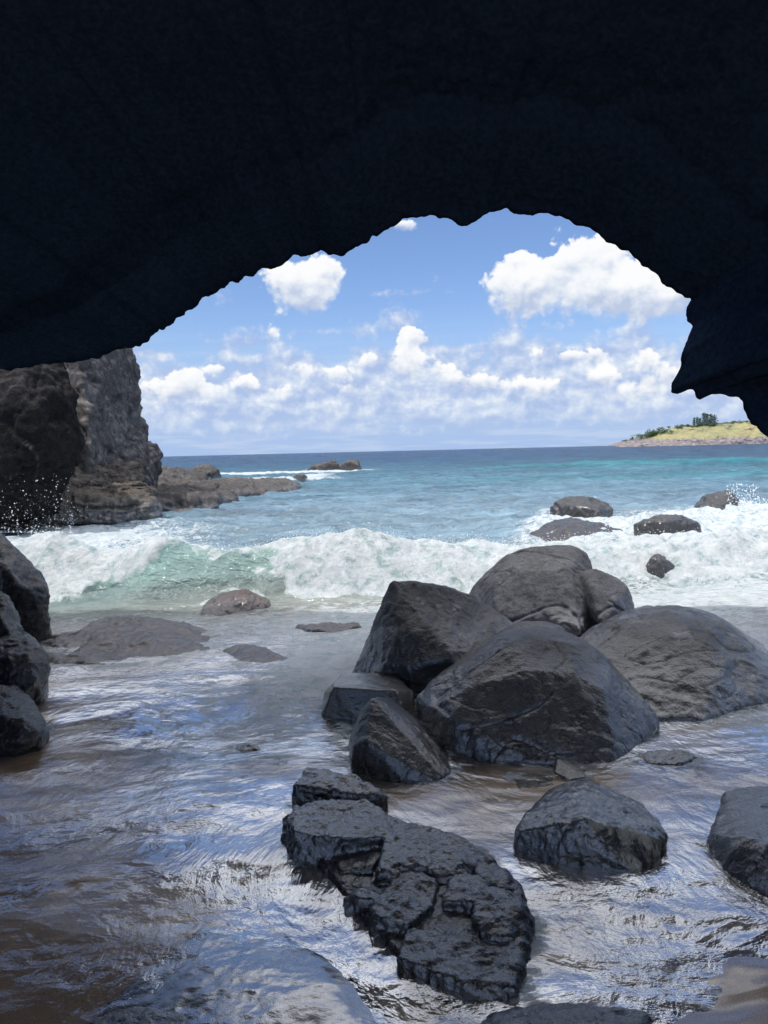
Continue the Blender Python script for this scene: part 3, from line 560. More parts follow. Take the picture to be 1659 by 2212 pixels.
# where the breaker is white: everywhere but the open green window
xl = -4.25+1.6*tfr; xr = -1.55-0.6*tfr
wn = 0.45*fbm(p*1.6+2, 3)+0.18*fbm(p*6+2, 2)
win = np.minimum(sstep(-0.35, 0.25, (x-xl)+wn), sstep(-0.35, 0.25, (xr-x)+wn))*(1-0.75*sstep(0.62, 0.95, tfr+0.25*fbm(p*2.5, 2)))
front = sstep(-0.12, 0.10, s+0.10*fbm(p*4, 3))*(1-sstep(1.1, 2.2, s+0.5*fbm(p*0.9+4, 3)))
foam_b = front*(1-win)*(1.08+0.45*fbm(p*np.array([0.7, 1.2, 1])+12, 3))
# white water round the surf rocks on the right
fr = sstep(0.9, 2.4, x-0.22*(y-11)+0.5*fbm(p*0.5+6, 2))*sstep(-0.15, 0.25, s+0.15*fbm(p*3+1, 2))*(1-sstep(18.5, 24, y-0.35*(x-4)+2.2*fbm(p*0.35+2, 3)))
foam = np.maximum(foam_b, fr)
lump = fbm(p*1.0+6, 2)*0.8+np.abs(fbm(p*np.array([2.0, 2.0, 1])+3, 2))*0.30+0.14*fbm(p*6, 2)+0.12*np.abs(fbm(p*17, 2))
z += foam*(0.16*lump*(0.5+0.5*sstep(0, .6, s))+0.02)+0.03*fr*sstep(1.0, 3, s)
# sprung lace of foam: behind the breaker, along the reef, on the swash
lace = 0.0*x
lace = np.maximum(lace, 0.45*(1-sstep(1, 5, s+1.2*fbm(p*0.5, 2)))*sstep(0.3, 1.0, s)*(1-0.3*sstep(-1, 1, x)))
lace = np.maximum(lace, 0.66*np.exp(-((y-(8.9+0.2*x))/1.4)**2)*(0.5+0.5*sstep(-3, 1, x)))
lace = np.maximum(lace, 0.85*np.exp(-(((x-(-0.55+0.12*(y-7)))/0.7)**2+((y-7.2)/1.5)**2)))
lace = np.maximum(lace, 0.45*np.exp(-((y-6)/1.6)**2)*sstep(-3, -1, x)*(1-sstep(0, 1, x)))
lace = np.maximum(lace, 0.5*sstep(1.9, 2.8, x)*np.exp(-((y-5.0)/1.3)**2))
lace = np.maximum(lace, 0.75*np.exp(-(((x+7.5)/3.2)**2+((y-18)/4.0)**2)))
reefd = np.abs(y-(34+ (x+11)*6.2)); lace = np.maximum(lace, 0.75*np.exp(-((x-(-9.8+0.125*(y-34)+0.6*perlin(p*0.15)))/1.3)**2)*sstep(24, 34, y)*(1-sstep(62, 80, y)))
lace = np.maximum(lace, 0.9*np.exp(-((y-80-0.2*(x+8))/5)**2)*sstep(-22, -18, x)*(1-sstep(-5, 2, x)))
lace = np.maximum(lace, 0.7*np.exp(-((y-58)/4)**2)*sstep(-13, -11, x)*(1-sstep(-6, -1, x)))
# froth gathered where the rocks stand in the water
gx, gy_ = 0.02, 0.02; W_ = np.zeros((700, 560)); wl = np.concatenate(WATERLINE); wl = wl[(np.abs(wl[:, 0]) < 6.9) & (wl[:, 1] > 1.5) & (wl[:, 1] < 12.5)]
W_[((wl[:, 0]+7)/gx).astype(int), ((wl[:, 1]-1.4)/gy_).astype(int)] = 1
for _ in range(2):
    for ax in (0, 1): W_ = (np.roll(W_, 1, ax)+np.roll(W_, -1, ax)+np.roll(W_, 2, ax)+np.roll(W_, -2, ax)+W_)/5
ii = np.clip(((x+7)/gx).astype(int), 0, 699); jj = np.clip(((y-1.4)/gy_).astype(int), 0, 559); rim = W_[ii, jj]*((np.abs(x) < 6.9) & (y < 12.4) & (y > 1.5))
lace = np.maximum(lace, np.clip(rim*1.8, 0, 0.50)*np.clip(0.25+1.6*fbm(p*2.4+15, 2), 0, 1))
zs = sand_z(x, y); depth = np.clip(z-zs, 0, 9)
lace = np.maximum(lace, 0.45*np.exp(-(depth/0.004)**2)*(r < 7)*np.clip(0.4+1.2*fbm(p*2+20, 2), 0, 1))
# water body colour by how deep and how churned it is
def mixv(a, b, t): return a*(1-t)[:, None]+np.asarray(b)*t[:, None]
lr = np.log(np.clip(r, 1, 20000))
keys = [(0, (0.62, 0.42, 0.25)), (7.0, (0.48, 0.38, 0.28)), (9.6, (0.30, 0.30, 0.26)), (11.5, (0.17, 0.24, 0.235)), (15, (0.19, 0.28, 0.335)), (28, (0.16, 0.25, 0.315)), (50, (0.09, 0.19, 0.25)), (80, (0.05, 0.13, 0.185)), (140, (0.03, 0.08, 0.145)), (400, (0.03, 0.066, 0.13)), (20000, (0.03, 0.063, 0.125))]
kx = np.log(np.array([max(1, k[0]) for k in keys])); kc = np.array([k[1] for k in keys])
body = np.stack([np.interp(lr, kx, kc[:, i]) for i in range(3)], 1)
face = np.exp(-((s-0.5)/0.55)**2)*(1-sstep(3, 5, x)); body = mixv(body, (0.22, 0.38, 0.35), face*0.7*sstep(0.02, 0.5, tfr))
body = mixv(body, (0.02, 0.20, 0.22), np.clip(0.8*sw+0.5*sw2, 0, 1))
body *= (1+0.34*fbm(q*np.array([0.12, 0.3, 1])+3, 3)*sstep(12, 20, r))[:, None]; body = np.clip(body, 0.003, 1)
opac = 1-np.exp(-depth*(2.2+3.3*sstep(8, 10, r))); opac = np.maximum(opac, sstep(9, 11.5, r))
me = mesh_np('sea', np.stack([x, y, z], 1), grid_faces(len(rr), len(aa)))
attr(me, 'body', body, 'FLOAT_COLOR'); attr(me, 'foam', np.clip(foam, 0, 1)); attr(me, 'lace', np.clip(lace, 0, 1)); attr(me, 'opac', opac); attr(me, 'calm', near)
clear = 0.85*np.exp(-(((x-1.1)/1.0)**2+((y-4.35)/0.42)**2))+0.5*sstep(-0.9, 0.5, (-1.35-x)-0.3*(y-3.2)+0.4*fbm(p*1.1+4, 3))*(1-sstep(4.2, 5.6, y))+0.4*np.exp(-(((x-0.9)/0.7)**2+((y-3.1)/0.25)**2)); attr(me, 'film', 1-np.clip(clear, 0, 0.92))
def water_mat():
    k = NT('sea_water'); pos = k.pos()
    calm = k.attr('calm'); body = k.attr('body', 'Color'); foam = k.attr('foam'); lace = k.attr('lace'); opac = k.attr('opac')
    # ripples: swirled, stretched swash ripples near; wind chop far
    warp = k.n('ShaderNodeTexNoise'); k.l(pos, warp.inputs['Vector']); warp.inputs['Scale'].default_value = 0.55; warp.inputs['Detail'].default_value = 2
    wv = k.n('ShaderNodeVectorMath', operation='MULTIPLY_ADD'); k.l(warp.outputs['Color'], wv.inputs[0]); wv.inputs[1].default_value = (1.3, 1.3, 0); k.l(pos, wv.inputs[2]); w = wv.outputs[0]
    a = k.noise(k.scalev(w, (1.2, 1.7, 1), (0, 0, 0.35)), 4.2, 4, 0.5, 0.35)
    b = k.noise(k.scalev(w, (1.7, 0.9, 1), (0, 0, -0.35)), 10, 4, 0.55, 0.4)
    b2 = k.noise(k.scalev(w, (1.0, 1.7, 1), (0, 0, 0.9)), 55, 3, 0.55, 0.3)
    patch = k.maprange(k.noise(w, 1.1, 3, 0.5), 0.35, 0.65, 0.25, 1.15)
    hn = k.math('ADD', k.math('MULTIPLY', a, 0.42), k.math('MULTIPLY', patch, k.math('ADD', k.math('MULTIPLY', b, 0.34), k.math('MULTIPLY', b2, 0.045))))
    c = k.noise(k.scalev(pos, (0.6, 1.0, 1), (0, 0, 0.1)), 1.5, 6, 0.62, 0.3); c2 = k.noise(k.scalev(pos, (0.5, 1.0, 1)), 0.22, 5, 0.6, 0.2)
    hf = k.math('ADD', k.math('MULTIPLY', c, 11.0), k.math('MULTIPLY', c2, 26.0))
    h = k.n('ShaderNodeMix', data_type='FLOAT'); k.l(calm, h.inputs[0]); k.l(hf, h.inputs[2]); k.l(hn, h.inputs[3])
    nrm = k.bump(h.outputs[0], 1.0, 0.034)
    fr = k.n('ShaderNodeFresnel'); fr.inputs['IOR'].default_value = 2.3; k.l(nrm, fr.inputs['Normal'])
    fac = k.math('MULTIPLY', fr.outputs[0], k.maprange(calm, 0, 1, 0.40, 3.2)); film = k.maprange(k.noise(w, 0.8, 4, 0.6), 0.36, 0.60, 0.34, 1.0, True); cap = k.n('ShaderNodeMix', data_type='FLOAT'); k.l(calm, cap.inputs[0]); cap.inputs[2].default_value = 1.0; k.l(film, cap.inputs[3])
    fac = k.math('MULTIPLY', k.math('MULTIPLY', k.math('MINIMUM', fac, 0.68), cap.outputs[0]), k.attr('film'))
    gl = k.n('ShaderNodeBsdfGlossy'); gl.inputs['Roughness'].default_value = 0.085; k.l(nrm, gl.inputs['Normal']); gl.inputs['Color'].default_value = (0.95, 0.97, 1, 1)
    df = k.n('ShaderNodeBsdfDiffuse'); mod = k.ramp(k.math('ADD', k.math('MULTIPLY', c, 0.6), k.math('MULTIPLY', k.noise(k.scalev(pos, (0.45, 1.5, 1)), 0.8, 5, 0.65, 0.3), 0.4)), [(0.34, 0.55), (0.5, 1.0), (0.66, 1.35)]); bm_ = k.mixc(k.math('SUBTRACT', 1.0, calm), (1, 1, 1), mod); body = k.mixc(1.0, body, bm_, 'MULTIPLY'); k.l(body, df.inputs['Color']); k.l(nrm, df.inputs['Normal'])
    tr = k.n('ShaderNodeBsdfTransparent'); tr.inputs['Color'].default_value = (0.96, 0.96, 0.94, 1)
    sh = k.mixs(opac, tr.outputs[0], df.outputs[0]); sh = k.mixs(fac, sh, gl.outputs[0])
    # foam
    f1 = k.noise(pos, 5.5, 8, 0.68, 0.5); v1 = k.voro(w, 3.2, 'DISTANCE_TO_EDGE'); n0 = k.noise(k.scalev(w, (1, 1.8, 1)), 7.5, 6, 0.65, 1.2)
    fm = k.maprange(k.math('ADD', foam, k.math('MULTIPLY', k.math('SUBTRACT', f1, 0.5), 2.3)), 0.28, 1.0, 0, 0.98, True)
    lm = k.maprange(k.math('SUBTRACT', k.math('ADD', k.math('MULTIPLY', lace, 0.55), n0), k.math('MULTIPLY', v1, 0.35)), 0.57, 0.76, 0, 0.9, True)
    lm = k.math('MULTIPLY', lm, k.maprange(lace, 0.0, 0.25, 0, 1))
    bub = k.math('MULTIPLY', k.maprange(k.voro(pos, 26), 0.06, 0.16, 1, 0, True), k.maprange(k.noise(w, 2.6, 4, 0.6), 0.56, 0.66, 0, 0.7, True)); bub = k.math('MULTIPLY', bub, calm)
    ff = k.math('MAXIMUM', k.math('MAXIMUM', fm, bub), lm)
    fcol = k.ramp(f1, [(0.34, (0.34, 0.45, 0.47)), (0.46, (0.52, 0.57, 0.59)), (0.64, (0.66, 0.69, 0.70))])
    fb = k.n('ShaderNodeBsdfDiffuse'); k.l(fcol, fb.inputs['Color'])
    fh = k.math('ADD', k.noise(pos, 9, 8, 0.7), k.math('MULTIPLY', k.noise(pos, 40, 4, 0.6), 0.25)); k.l(k.bump(fh, 0.6, 0.08), fb.inputs['Normal'])
    sh = k.mixs(ff, sh, fb.outputs[0])
    return k.done(sh)
so = link('sea', me, water_mat()); tag(so, 'blue green sea with a breaking wave and shallow swash over sand', 'sea', kind='structure')

# ------------------------------------------------------------------ flying drops
def drops(name, label, centres, sizes, mat):
    oc = np.array([(1, 0, 0), (-1, 0, 0), (0, 1, 0), (0, -1, 0), (0, 0, 1), (0, 0, -1)], float)
    of = np.array([(0, 2, 4), (2, 1, 4), (1, 3, 4), (3, 0, 4), (2, 0, 5), (1, 2, 5), (3, 1, 5), (0, 3, 5)])
    n = len(centres); v = (centres[:, None, :]+oc[None]*sizes[:, None, None]).reshape(-1, 3); f = (of[None]+6*np.arange(n)[:, None, None]).reshape(-1, 3)
    o = link(name, mesh_np(name, v, f), mat); tag(o, label, 'sea spray', kind='stuff'); return o
kd = NT('spray'); M['spray'] = kd.done(kd.bsdf((0.86, 0.9, 0.93), 0.3, None, 0.5))
rg = np.random.RandomState(5)
def cloud_pts(n, u0, u1, v0, v1, y0, y1, pw=1.5):
    pts = []
    for _ in range(n):
        t = rg.rand()**pw; pts.append(P(rg.uniform(u0, u1), v1+(v0-v1)*t, rg.uniform(y0, y1)))
    return np.array(pts)
c1 = np.concatenate([cloud_pts(1600, -60, 160, 1020, 1150, 17.5, 20, 3.0), cloud_pts(160, 60, 190, 1090, 1140, 19.5, 21)])
drops('sea_spray', 'scattered white drops thrown up against the left ledge', c1, 0.003+0.017*rg.rand(len(c1))**5, M['spray'])
c2 = np.concatenate([cloud_pts(500, 1570, 1640, 1045, 1115, 20, 21.4), cloud_pts(350, 1590, 1700, 1075, 1120, 20, 21.4, 1.2)])
drops('sea_spray', 'burst of white spray at the right edge behind the rounded rock', c2, 0.008+0.02*rg.rand(len(c2))**3, M['spray'])
fo = np.where((foam > 0.45) & (r > 9.5) & (r < 24) & (np.abs(Ag.ravel()) < 0.62))[0]; pk = rg.choice(fo, 14000)
c3 = np.stack([x[pk], y[pk], z[pk]], 1)+np.stack([rg.normal(0, .04, 14000), rg.normal(0, .04, 14000)-0.02, 0.005+np.abs(rg.normal(0, .07, 14000))], 1)
drops('sea_spray', 'fine white drops leaping off the breaking wave', c3, 0.002+0.009*rg.rand(14000)**4, M['spray'])

# ------------------------------------------------------------------ far headland
HD = 900.0
def head_mat():
    k = NT('headland_ground'); pos = k.pos(); z = k.n('ShaderNodeSeparateXYZ'); k.l(pos, z.inputs[0])
    n1 = k.noise(pos, 0.06, 5, 0.6); n2 = k.noise(pos, 0.35, 5, 0.65)
    grass = k.ramp(k.math('ADD', k.math('MULTIPLY', n1, 0.6), k.math('MULTIPLY', n2, 0.4)), [(0.36, (0.15, 0.17, 0.06)), (0.48, (0.31, 0.28, 0.085)), (0.62, (0.43, 0.34, 0.12))])
    rockc = k.ramp(n2, [(0.35, (0.10, 0.075, 0.065)), (0.55, (0.26, 0.20, 0.17)), (0.7, (0.42, 0.36, 0.31))])
    m = k.maprange(k.math('ADD', z.outputs[2], k.math('MULTIPLY', k.math('SUBTRACT', n1, 0.5), 16)), 6.5, 9.5, 0, 1, True)
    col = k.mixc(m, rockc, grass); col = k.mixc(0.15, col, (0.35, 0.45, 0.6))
    return k.done(k.bsdf(col, 0.9, k.bump(n2, 0.8, 1.2), 0.1))
sky_line = [(1330, 963), (1345, 958), (1362, 953), (1400, 947), (1425, 938), (1450, 928), (1500, 921), (1540, 920), (1580, 915), (1620, 911), (1660, 908), (1760, 896), (1900, 890)]
us = np.linspace(1330, 1900, 340); vs = np.interp(us, [a for a, _ in sky_line], [b for _, b in sky_line])
rowsn = 70; hv = []
for j in range(rowsn):
    t = j/(rowsn-1)
    for u, vv in zip(us, vs):
        top = P(u, vv, HD); yv = HD-30+70*t; zt_ = -1+(top[2]+1)*(1-(1-min(1, t*1.7))**1.6)*(1 if t < 0.6 else 1-0.5*(t-0.6))
        hv.append((top[0], yv, zt_))
hv = np.array(hv); hn = fbm(hv*0.09, 4); hr = ridged(hv*0.16+4, 3)
hv[:, 2] += np.where(hv[:, 2] > 0.5, 1.3*hn*np.clip(hv[:, 2]/8, 0, 1)+0.8*hr*np.clip(hv[:, 2]/3, 0, 1), 0); hv[:, 1] += 5*fbm(hv*0.05+7, 3)+1.2*hr
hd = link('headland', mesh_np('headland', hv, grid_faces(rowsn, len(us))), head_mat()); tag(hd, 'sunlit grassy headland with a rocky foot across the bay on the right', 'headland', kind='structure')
def leaf_mat(name, a, b):
    k = NT(name); n = k.noise(k.pos(), 0.8, 3); return k.done(k.bsdf(k.ramp(n, [(0.35, a), (0.65, b)]), 0.8, None, 0.1))
M['pine'] = leaf_mat('pine_needles', (0.07, 0.11, 0.085), (0.13, 0.18, 0.13)); M['bush'] = leaf_mat('bush_leaves', (0.07, 0.12, 0.06), (0.16, 0.22, 0.10)); 
kb = NT('bark'); M['bark'] = kb.done(kb.bsdf((0.12, 0.09, 0.07), 0.9))
def leaves(fn, n, size):
    pts = np.array([fn() for _ in range(n)]); v = []; 
    a = rg.normal(size=(n, 3)); a /= np.linalg.norm(a, axis=1)[:, None]; b = np.cross(a, rg.normal(size=(n, 3))); b /= np.linalg.norm(b, axis=1)[:, None]
    s = size*(0.6+0.8*rg.rand(n))[:, None]
    v = np.stack([pts-a*s-b*s*.5, pts+a*s-b*s*.5, pts+a*s+b*s*.5, pts-a*s+b*s*.5], 1).reshape(-1, 3); f = np.arange(4*n).reshape(-1, 4)
    return v, f
def trunk(h, r0, r1):
    v, f = [], []
    for i in range(5):
        for k in range(7): a = 2*math.pi*k/7; rr_ = r0+(r1-r0)*i/4; v.append((rr_*math.cos(a)+0.02*h*math.sin(i), rr_*math.sin(a), h*i/4))
    for i in range(4):
        for k in range(7): f.append((i*7+k, i*7+(k+1) % 7, (i+1)*7+(k+1) % 7, (i+1)*7+k))
    return mesh_np('trunk', np.array(v), f)
def tree(name, label, u, vbase, vtop, wpx, kind, group):
    b = P(u, vbase, HD+8); t = P(u, vtop, HD+8); h = t[2]-b[2]; w = wpx/FU*HD/2*(1.9 if kind == 'pine' else 1.35)
    root = bpy.data.objects.new(name, None); C.objects.link(root); root.location = b; tag(root, label, 'tree' if kind != 'bush' else 'bush', group)
    if kind == 'pine':
        def fn():
            s = rg.rand(); a = rg.uniform(0, 2*math.pi); rad = w*(1.0-0.6*s**2.5)*math.sqrt(rg.rand())*(0.75+0.4*math.sin(s*30)); return (rad*math.cos(a), rad*math.sin(a), h*(0.1+0.9*s))
        v, f = leaves(fn, 500, h*0.032); m = M['pine']
    else:
        cl = [(rg.normal(0, w*.45), rg.normal(0, w*.4), h*rg.uniform(.35, .85), rg.uniform(.25, .5)) for _ in range(9)]
        def fn():
            c = cl[rg.randint(len(cl))]; d = rg.normal(size=3); d /= np.linalg.norm(d); k = c[3]*rg.rand()**.4
            return (c[0]+d[0]*k*w, c[1]+d[1]*k*w, max(0.05*h, c[2]+d[2]*k*h*.6))
        v, f = leaves(fn, 420, max(h, w)*0.05); m = M['bush']
    link('crown', mesh_np('crown', v, f, False), m, root); link('trunk', trunk(h*0.9 if kind == 'pine' else h*0.5, h*0.025, h*0.01), M['bark'], root)
G1 = 'tall pines on the far headland'
lbl = ['lone slim pine standing left of the pine cluster on the headland', 'shorter pine at the left of the headland cluster', 'slim pine just left of the tallest on the headland', 'tallest pine of the headland cluster', 'pine right beside the tallest one on the headland', 'pine in the right half of the headland cluster', 'rightmost pine of the headland cluster']
for L_, (u, vt, w) in zip(lbl, [(1499.5, 902, 5), (1520, 901, 6), (1526, 903, 5), (1534, 892, 10), (1541, 894, 9), (1549, 894, 9), (1557, 896, 9)]):
    tree('pine_tree', L_, u-14*(u > 1510), 923, vt, w, 'pine', G1)
tree('spreading_tree', 'spreading dark tree at the foot of the pine cluster on the headland', 1511, 922, 909, 18, 'bush', 'leafy trees and bushes on the far headland')
bl = ['low bush nearest the tip of the headland', 'tall leafy tree on the seaward slope of the headland', 'rounded bush beside the tall slope tree on the headland', 'bush halfway up the headland skyline', 'bush on the skyline left of the pines', 'bushy clump under the pines at the right', 'bush on the bare skyline right of the pines', 'small skyline bush farther right of the pines', 'bush in the gully below the pines', 'green bush low on the grassy face']
for n_, (u, vb, vt, w) in enumerate([(1350, 955, 949, 12), (1366, 953, 944, 14), (1392, 950, 936, 20), (1416, 947, 928, 26), (1440, 942, 926, 28), (1476, 930, 921, 22), (1500, 926, 918, 18), (1565, 921, 913, 22), (1610, 914, 907, 14), (1530, 934, 926, 16), (1580, 930, 922, 18), (1515, 948, 941, 14), (1600, 938, 931, 16), (1478, 950, 943, 16), (1556, 946, 939, 16)]):
    tree('leafy_bush', 'one of the small bushes dotted over the headland grass', u, vb, vt, w, 'bush', 'small bushes dotted over the headland')
for L_, (u, vb, vt, w) in zip(bl, [(1381, 950, 937, 20), (1428, 945, 914+9, 44), (1405, 948, 931, 32), (1462, 928, 918, 22), (1484, 924, 914, 22), (1538, 922, 914, 24), (1594, 917, 908, 20), (1575, 918, 912, 16), (1492, 935, 924, 18), (1462, 944, 932, 26)]):
    tree('leafy_bush', L_, u, vb, vt, w, 'bush', 'leafy trees and bushes on the far headland')

# ------------------------------------------------------------------ sky and sun
SUN_EL = math.radians(62); SUN_AZ = math.radians(218)      # compass angle of the sun from +Y, clockwise: behind and to the left
sun = bpy.data.lights.new('sun', 'SUN'); sun.energy = 3.0; sun.angle = math.radians(0.5); sun.color = (1.0, 0.95, 0.88)
sob = bpy.data.objects.new('sun', sun); C.objects.link(sob)
sdir = Vector((math.sin(SUN_AZ)*math.cos(SUN_EL), math.cos(SUN_AZ)*math.cos(SUN_EL), math.sin(SUN_EL)))
sob.rotation_euler = sdir.to_track_quat('Z', 'Y').to_euler()
w = bpy.data.worlds.new('World'); S.world = w; w.use_nodes = True
k = NT.__new__(NT); k.t = w.node_tree; k.t.nodes.clear(); outw = k.n('ShaderNodeOutputWorld')
sky = k.n('ShaderNodeTexSky', sky_type='NISHITA'); sky.sun_disc = False; sky.sun_elevation = SUN_EL; sky.sun_rotation = SUN_AZ
sky.altitude = 0; sky.air_density = 1.0; sky.dust_density = 0.6; sky.ozone_density = 2.0
BG = 0.10
tc = k.n('ShaderNodeTexCoord').outputs['Generated']
sp = k.n('ShaderNodeSeparateXYZ'); k.l(tc, sp.inputs[0]); dx, dy, dz = sp.outputs
el = k.math('MULTIPLY', k.math('ARCSINE', dz), 57.2958); az = k.math('MULTIPLY', k.math('ARCTAN2', dx, dy), 57.2958)
def azel(u, v):
    d = ray(u, v); d = d/np.linalg.norm(d); return math.degrees(math.atan2(d[0], d[1])), math.degrees(math.asin(d[2]))
cv = k.n('ShaderNodeCombineXYZ'); k.l(az, cv.inputs[0]); k.l(el, cv.inputs[1]); ang = cv.outputs[0]
def noise2(vec, scale, detail, rough, dist=0.0):
    o = k.noise(vec, scale, detail, rough, dist); o.node.noise_dimensions = '2D'; return o
def vadd(vec, off):
    nd = k.n('ShaderNodeVectorMath', operation='ADD'); k.l(vec, nd.inputs[0]); nd.inputs[1].default_value = off; return nd.outputs[0]
n_med = noise2(k.scalev(ang, (0.42, 0.62, 1)), 1.0, 6, 0.56, 0.15)
n_off = noise2(vadd(k.scalev(ang, (0.42, 0.62, 1)), (-0.12, 0.30, 0)), 1.0, 3, 0.5, 0.15)
n_fin = noise2(ang, 1.3, 4, 0.58, 0.1)
wob = k.n('ShaderNodeVectorMath', operation='MULTIPLY_ADD'); wn_ = k.n('ShaderNodeTexNoise', noise_dimensions='2D'); k.l(ang, wn_.inputs['Vector']); wn_.inputs['Scale'].default_value = 0.9; wn_.inputs['Detail'].default_value = 2
k.l(wn_.outputs['Color'], wob.inputs[0]); wob.inputs[1].default_value = (0.9, 0.9, 0); k.l(ang, wob.inputs[2])
bil = k.voro(wob.outputs[0], 0.72); bil.node.voronoi_dimensions = '2D'
bil2 = k.voro(wob.outputs[0], 1.9); bil2.node.voronoi_dimensions = '2D'
def cloud_field(items, grad=False):
    dn, gy = None, None
    for (u, v_, ru, rv, wt) in items:
        a0, e0 = azel(u, v_); ra = ru/FU*57.3; re = rv/FU*57.3
        m1 = k.n('ShaderNodeVectorMath', operation='MULTIPLY_ADD'); k.l(ang, m1.inputs[0]); m1.inputs[1].default_value = (1/ra, 1/re, 0); m1.inputs[2].default_value = (-a0/ra, -e0/re, 0)
        m2 = k.n('ShaderNodeVectorMath', operation='DOT_PRODUCT'); k.l(m1.outputs[0], m2.inputs[0]); k.l(m1.outputs[0], m2.inputs[1])
        g = k.math('POWER', 0.45, m2.outputs['Value'])
        dn = k.math('MULTIPLY', g, wt) if dn is None else k.math('MULTIPLY_ADD', g, wt, dn)
        if grad:
            y_ = k.n('ShaderNodeSeparateXYZ'); k.l(m1.outputs[0], y_.inputs[0]); gy_ = k.math('MULTIPLY', g, y_.outputs[1])
            gy = gy_ if gy is None else k.math('ADD', gy, gy_)
    return dn, gy
white = [  # u, v, half width, half height, weight
    (1290, 618, 150, 52, 1.0), (1118, 612, 58, 48, .85), (1420, 640, 80, 40, 1.0), (1275, 548, 62, 36, .9), (1120, 560, 22, 16, .6),
    (625, 602, 62, 42, .95), (672, 640, 42, 36, .8), (705, 585, 34, 36, .9),
    (892, 722, 24, 18, .95), (880, 748, 20, 22, .9), (885, 788, 46, 34, .85), (727, 803, 36, 16, .8), (1231, 770, 27, 14, .85), (1292, 768, 26, 18, .75),
    (405, 815, 30, 26, .85), (440, 838, 50, 22, .7), (535, 825, 26, 24, .8), (465, 795, 30, 12, .6), (1028, 826, 56, 24, .75), (1435, 812, 50, 30, .75), (1405, 768, 28, 22, .6), (875, 486, 34, 11, .8), (585, 714, 28, 28, .62), (600, 842, 40, 18, .6), (762, 838, 46, 18, .6), (960, 800, 28, 22, .6), (1160, 832, 60, 24, .68), (1305, 815, 44, 26, .72), (340, 848, 46, 30, .75), (645, 796, 30, 22, .6), (1370, 850, 50, 18, .6), (790, 776, 22, 20, .55), (1165, 764, 34, 20, .6)]
grey = [(585, 720, 36, 36, .5), (500, 742, 48, 28, .45), (865, 690, 48, 26, .55), (790, 705, 34, 20, .4), (905, 780, 60, 60, .6), (640, 800, 48, 34, .6), (790, 782, 30, 28, .6), (1165, 768, 45, 28, .62), (1105, 710, 22, 36, .5), (1370, 714, 34, 27, .6), (1290, 785, 40, 30, .5),
        (1080, 745, 60, 20, .45), (1310, 808, 48, 32, .6), (1410, 770, 32, 30, .5), (320, 765, 40, 12, .5), (880, 632, 120, 8, .42), (690, 718, 70, 9, .42), (1240, 700, 160, 20, .25), (470, 650, 40, 14, .4), (1060, 482, 34, 14, .4), (1110, 660, 80, 24, .5)]
dw, gy = cloud_field(white, True); dg, _ = cloud_field(grey)
tex = k.math('ADD', k.math('MULTIPLY_ADD', n_med, 1.3, -0.65), k.math('MULTIPLY_ADD', n_fin, 0.8, -0.4))
puff = k.math('ADD', k.math('MULTIPLY_ADD', bil, -0.42, 0.17), k.math('MULTIPLY_ADD', bil2, -0.26, 0.09))
relief = k.math('SUBTRACT', n_med, n_off)
# soft far bank
bank = k.math('MULTIPLY', k.maprange(el, 0.6, 2.6, 0.18, 1, True), k.maprange(el, 4.6, 9.0, 0.88, 0, True))
dgt = k.math('ADD', k.math('ADD', k.math('MINIMUM', dg, 0.8), bank), k.math('ADD', k.math('MULTIPLY', tex, 0.75), k.math('MULTIPLY', puff, 0.5)))
ag = k.math('MULTIPLY', k.maprange(dgt, 0.22, 0.80, 0, 1, True), 0.88)
lg = k.math('ADD', k.math('MULTIPLY', relief, 1.45), k.math('MULTIPLY_ADD', dgt, 0.30, 0.28)); lg = k.math('ADD', lg, k.math('MULTIPLY', puff, 0.7))
cg = k.ramp(lg, [(0.20, (0.42, 0.53, 0.80)), (0.45, (0.53, 0.63, 0.85)), (0.70, (0.68, 0.76, 0.90)), (0.98, (0.90, 0.93, 0.98))])
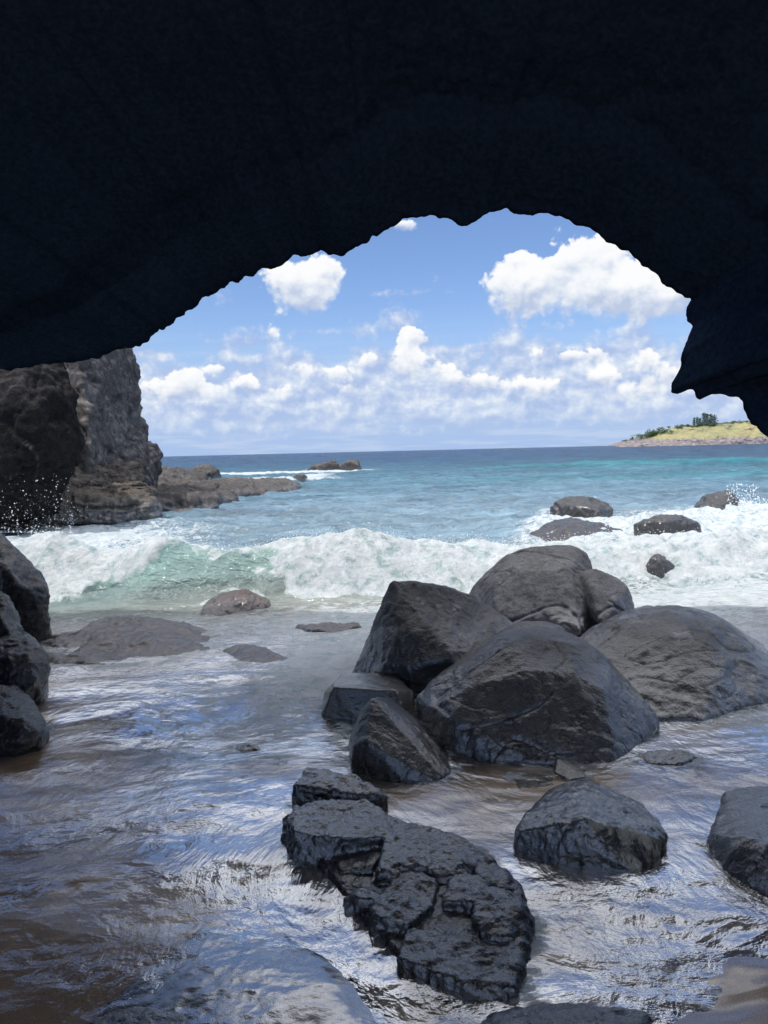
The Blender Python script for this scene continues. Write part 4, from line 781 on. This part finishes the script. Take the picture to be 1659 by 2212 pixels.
# nearer white cumulus
dwt = k.math('ADD', k.math('MINIMUM', dw, 1.1), k.math('ADD', k.math('MULTIPLY', tex, 0.55), k.math('MULTIPLY', puff, 0.8)))
aw = k.maprange(dwt, k.maprange(gy, -0.5, 0.3, 0.22, 0.42), k.maprange(gy, -0.5, 0.3, 0.86, 0.60), 0, 1, True)
lw = k.math('ADD', k.math('MULTIPLY_ADD', gy, 0.55, 0.66), k.math('MULTIPLY', relief, 0.8)); lw = k.math('ADD', lw, k.math('MULTIPLY', puff, 0.45))
cw = k.ramp(lw, [(0.25, (0.52, 0.60, 0.78)), (0.5, (0.73, 0.79, 0.89)), (0.72, (0.93, 0.95, 0.98)), (0.9, (1.0, 1.0, 1.0))])
def sc(c):
    nd = k.n('ShaderNodeVectorMath', operation='SCALE'); k.l(c, nd.inputs[0]); nd.inputs['Scale'].default_value = 1/BG; return nd.outputs[0]
strip = noise2(k.scalev(ang, (0.14, 1.6, 1)), 1.0, 4, 0.55, 0.2)
haze = k.maprange(el, 0.0, 11.0, 0.95, 0.0, True)
skc = k.mixc(1.0, sky.outputs[0], (1.10, 1.22, 1.52), 'MULTIPLY')
hz = k.mixc(k.maprange(strip, 0.42, 0.68, 0, 1, True), (0.40/BG, 0.55/BG, 0.85/BG), (0.50/BG, 0.63/BG, 0.87/BG))
skc = k.mixc(haze, skc, hz)
ovm = k.math('MULTIPLY', k.maprange(el, 22, 36, 0, 1, True), k.maprange(n_med, 0.38, 0.56, 0, 0.9, True))  # bright overhead cloud cover, out of view, added to light the cave interior
skc = k.mixc(ovm, skc, (2.1/BG, 2.08/BG, 2.04/BG))
low = k.maprange(el, 0.4, 3.6, 0.22, 1.0)
fin = k.mixc(k.math('MULTIPLY', ag, low), skc, sc(cg))
fin = k.mixc(k.math('MULTIPLY', aw, 0.97), fin, sc(cw))
bg = k.n('ShaderNodeBackground'); k.l(fin, bg.inputs[0]); bg.inputs[1].default_value = BG; k.l(bg.outputs[0], outw.inputs[0])
w.cycles.sampling_method = 'MANUAL'; w.cycles.sample_map_resolution = 512

# ------------------------------------------------------------------ render settings
S.render.engine = 'CYCLES'; S.view_settings.view_transform = 'Standard'; S.view_settings.look = 'None'; S.view_settings.exposure = 0; S.view_settings.gamma = 1
cy = S.cycles; cy.use_denoising = True; cy.max_bounces = 6; cy.diffuse_bounces = 3; cy.glossy_bounces = 2; cy.use_adaptive_sampling = True; cy.adaptive_threshold = 0.03; cy.adaptive_min_samples = 16; cy.transparent_max_bounces = 10; cy.caustics_reflective = False; cy.caustics_refractive = False
cy.sample_clamp_indirect = 6
try: cy.denoiser = 'OPENIMAGEDENOISE'
except Exception: pass
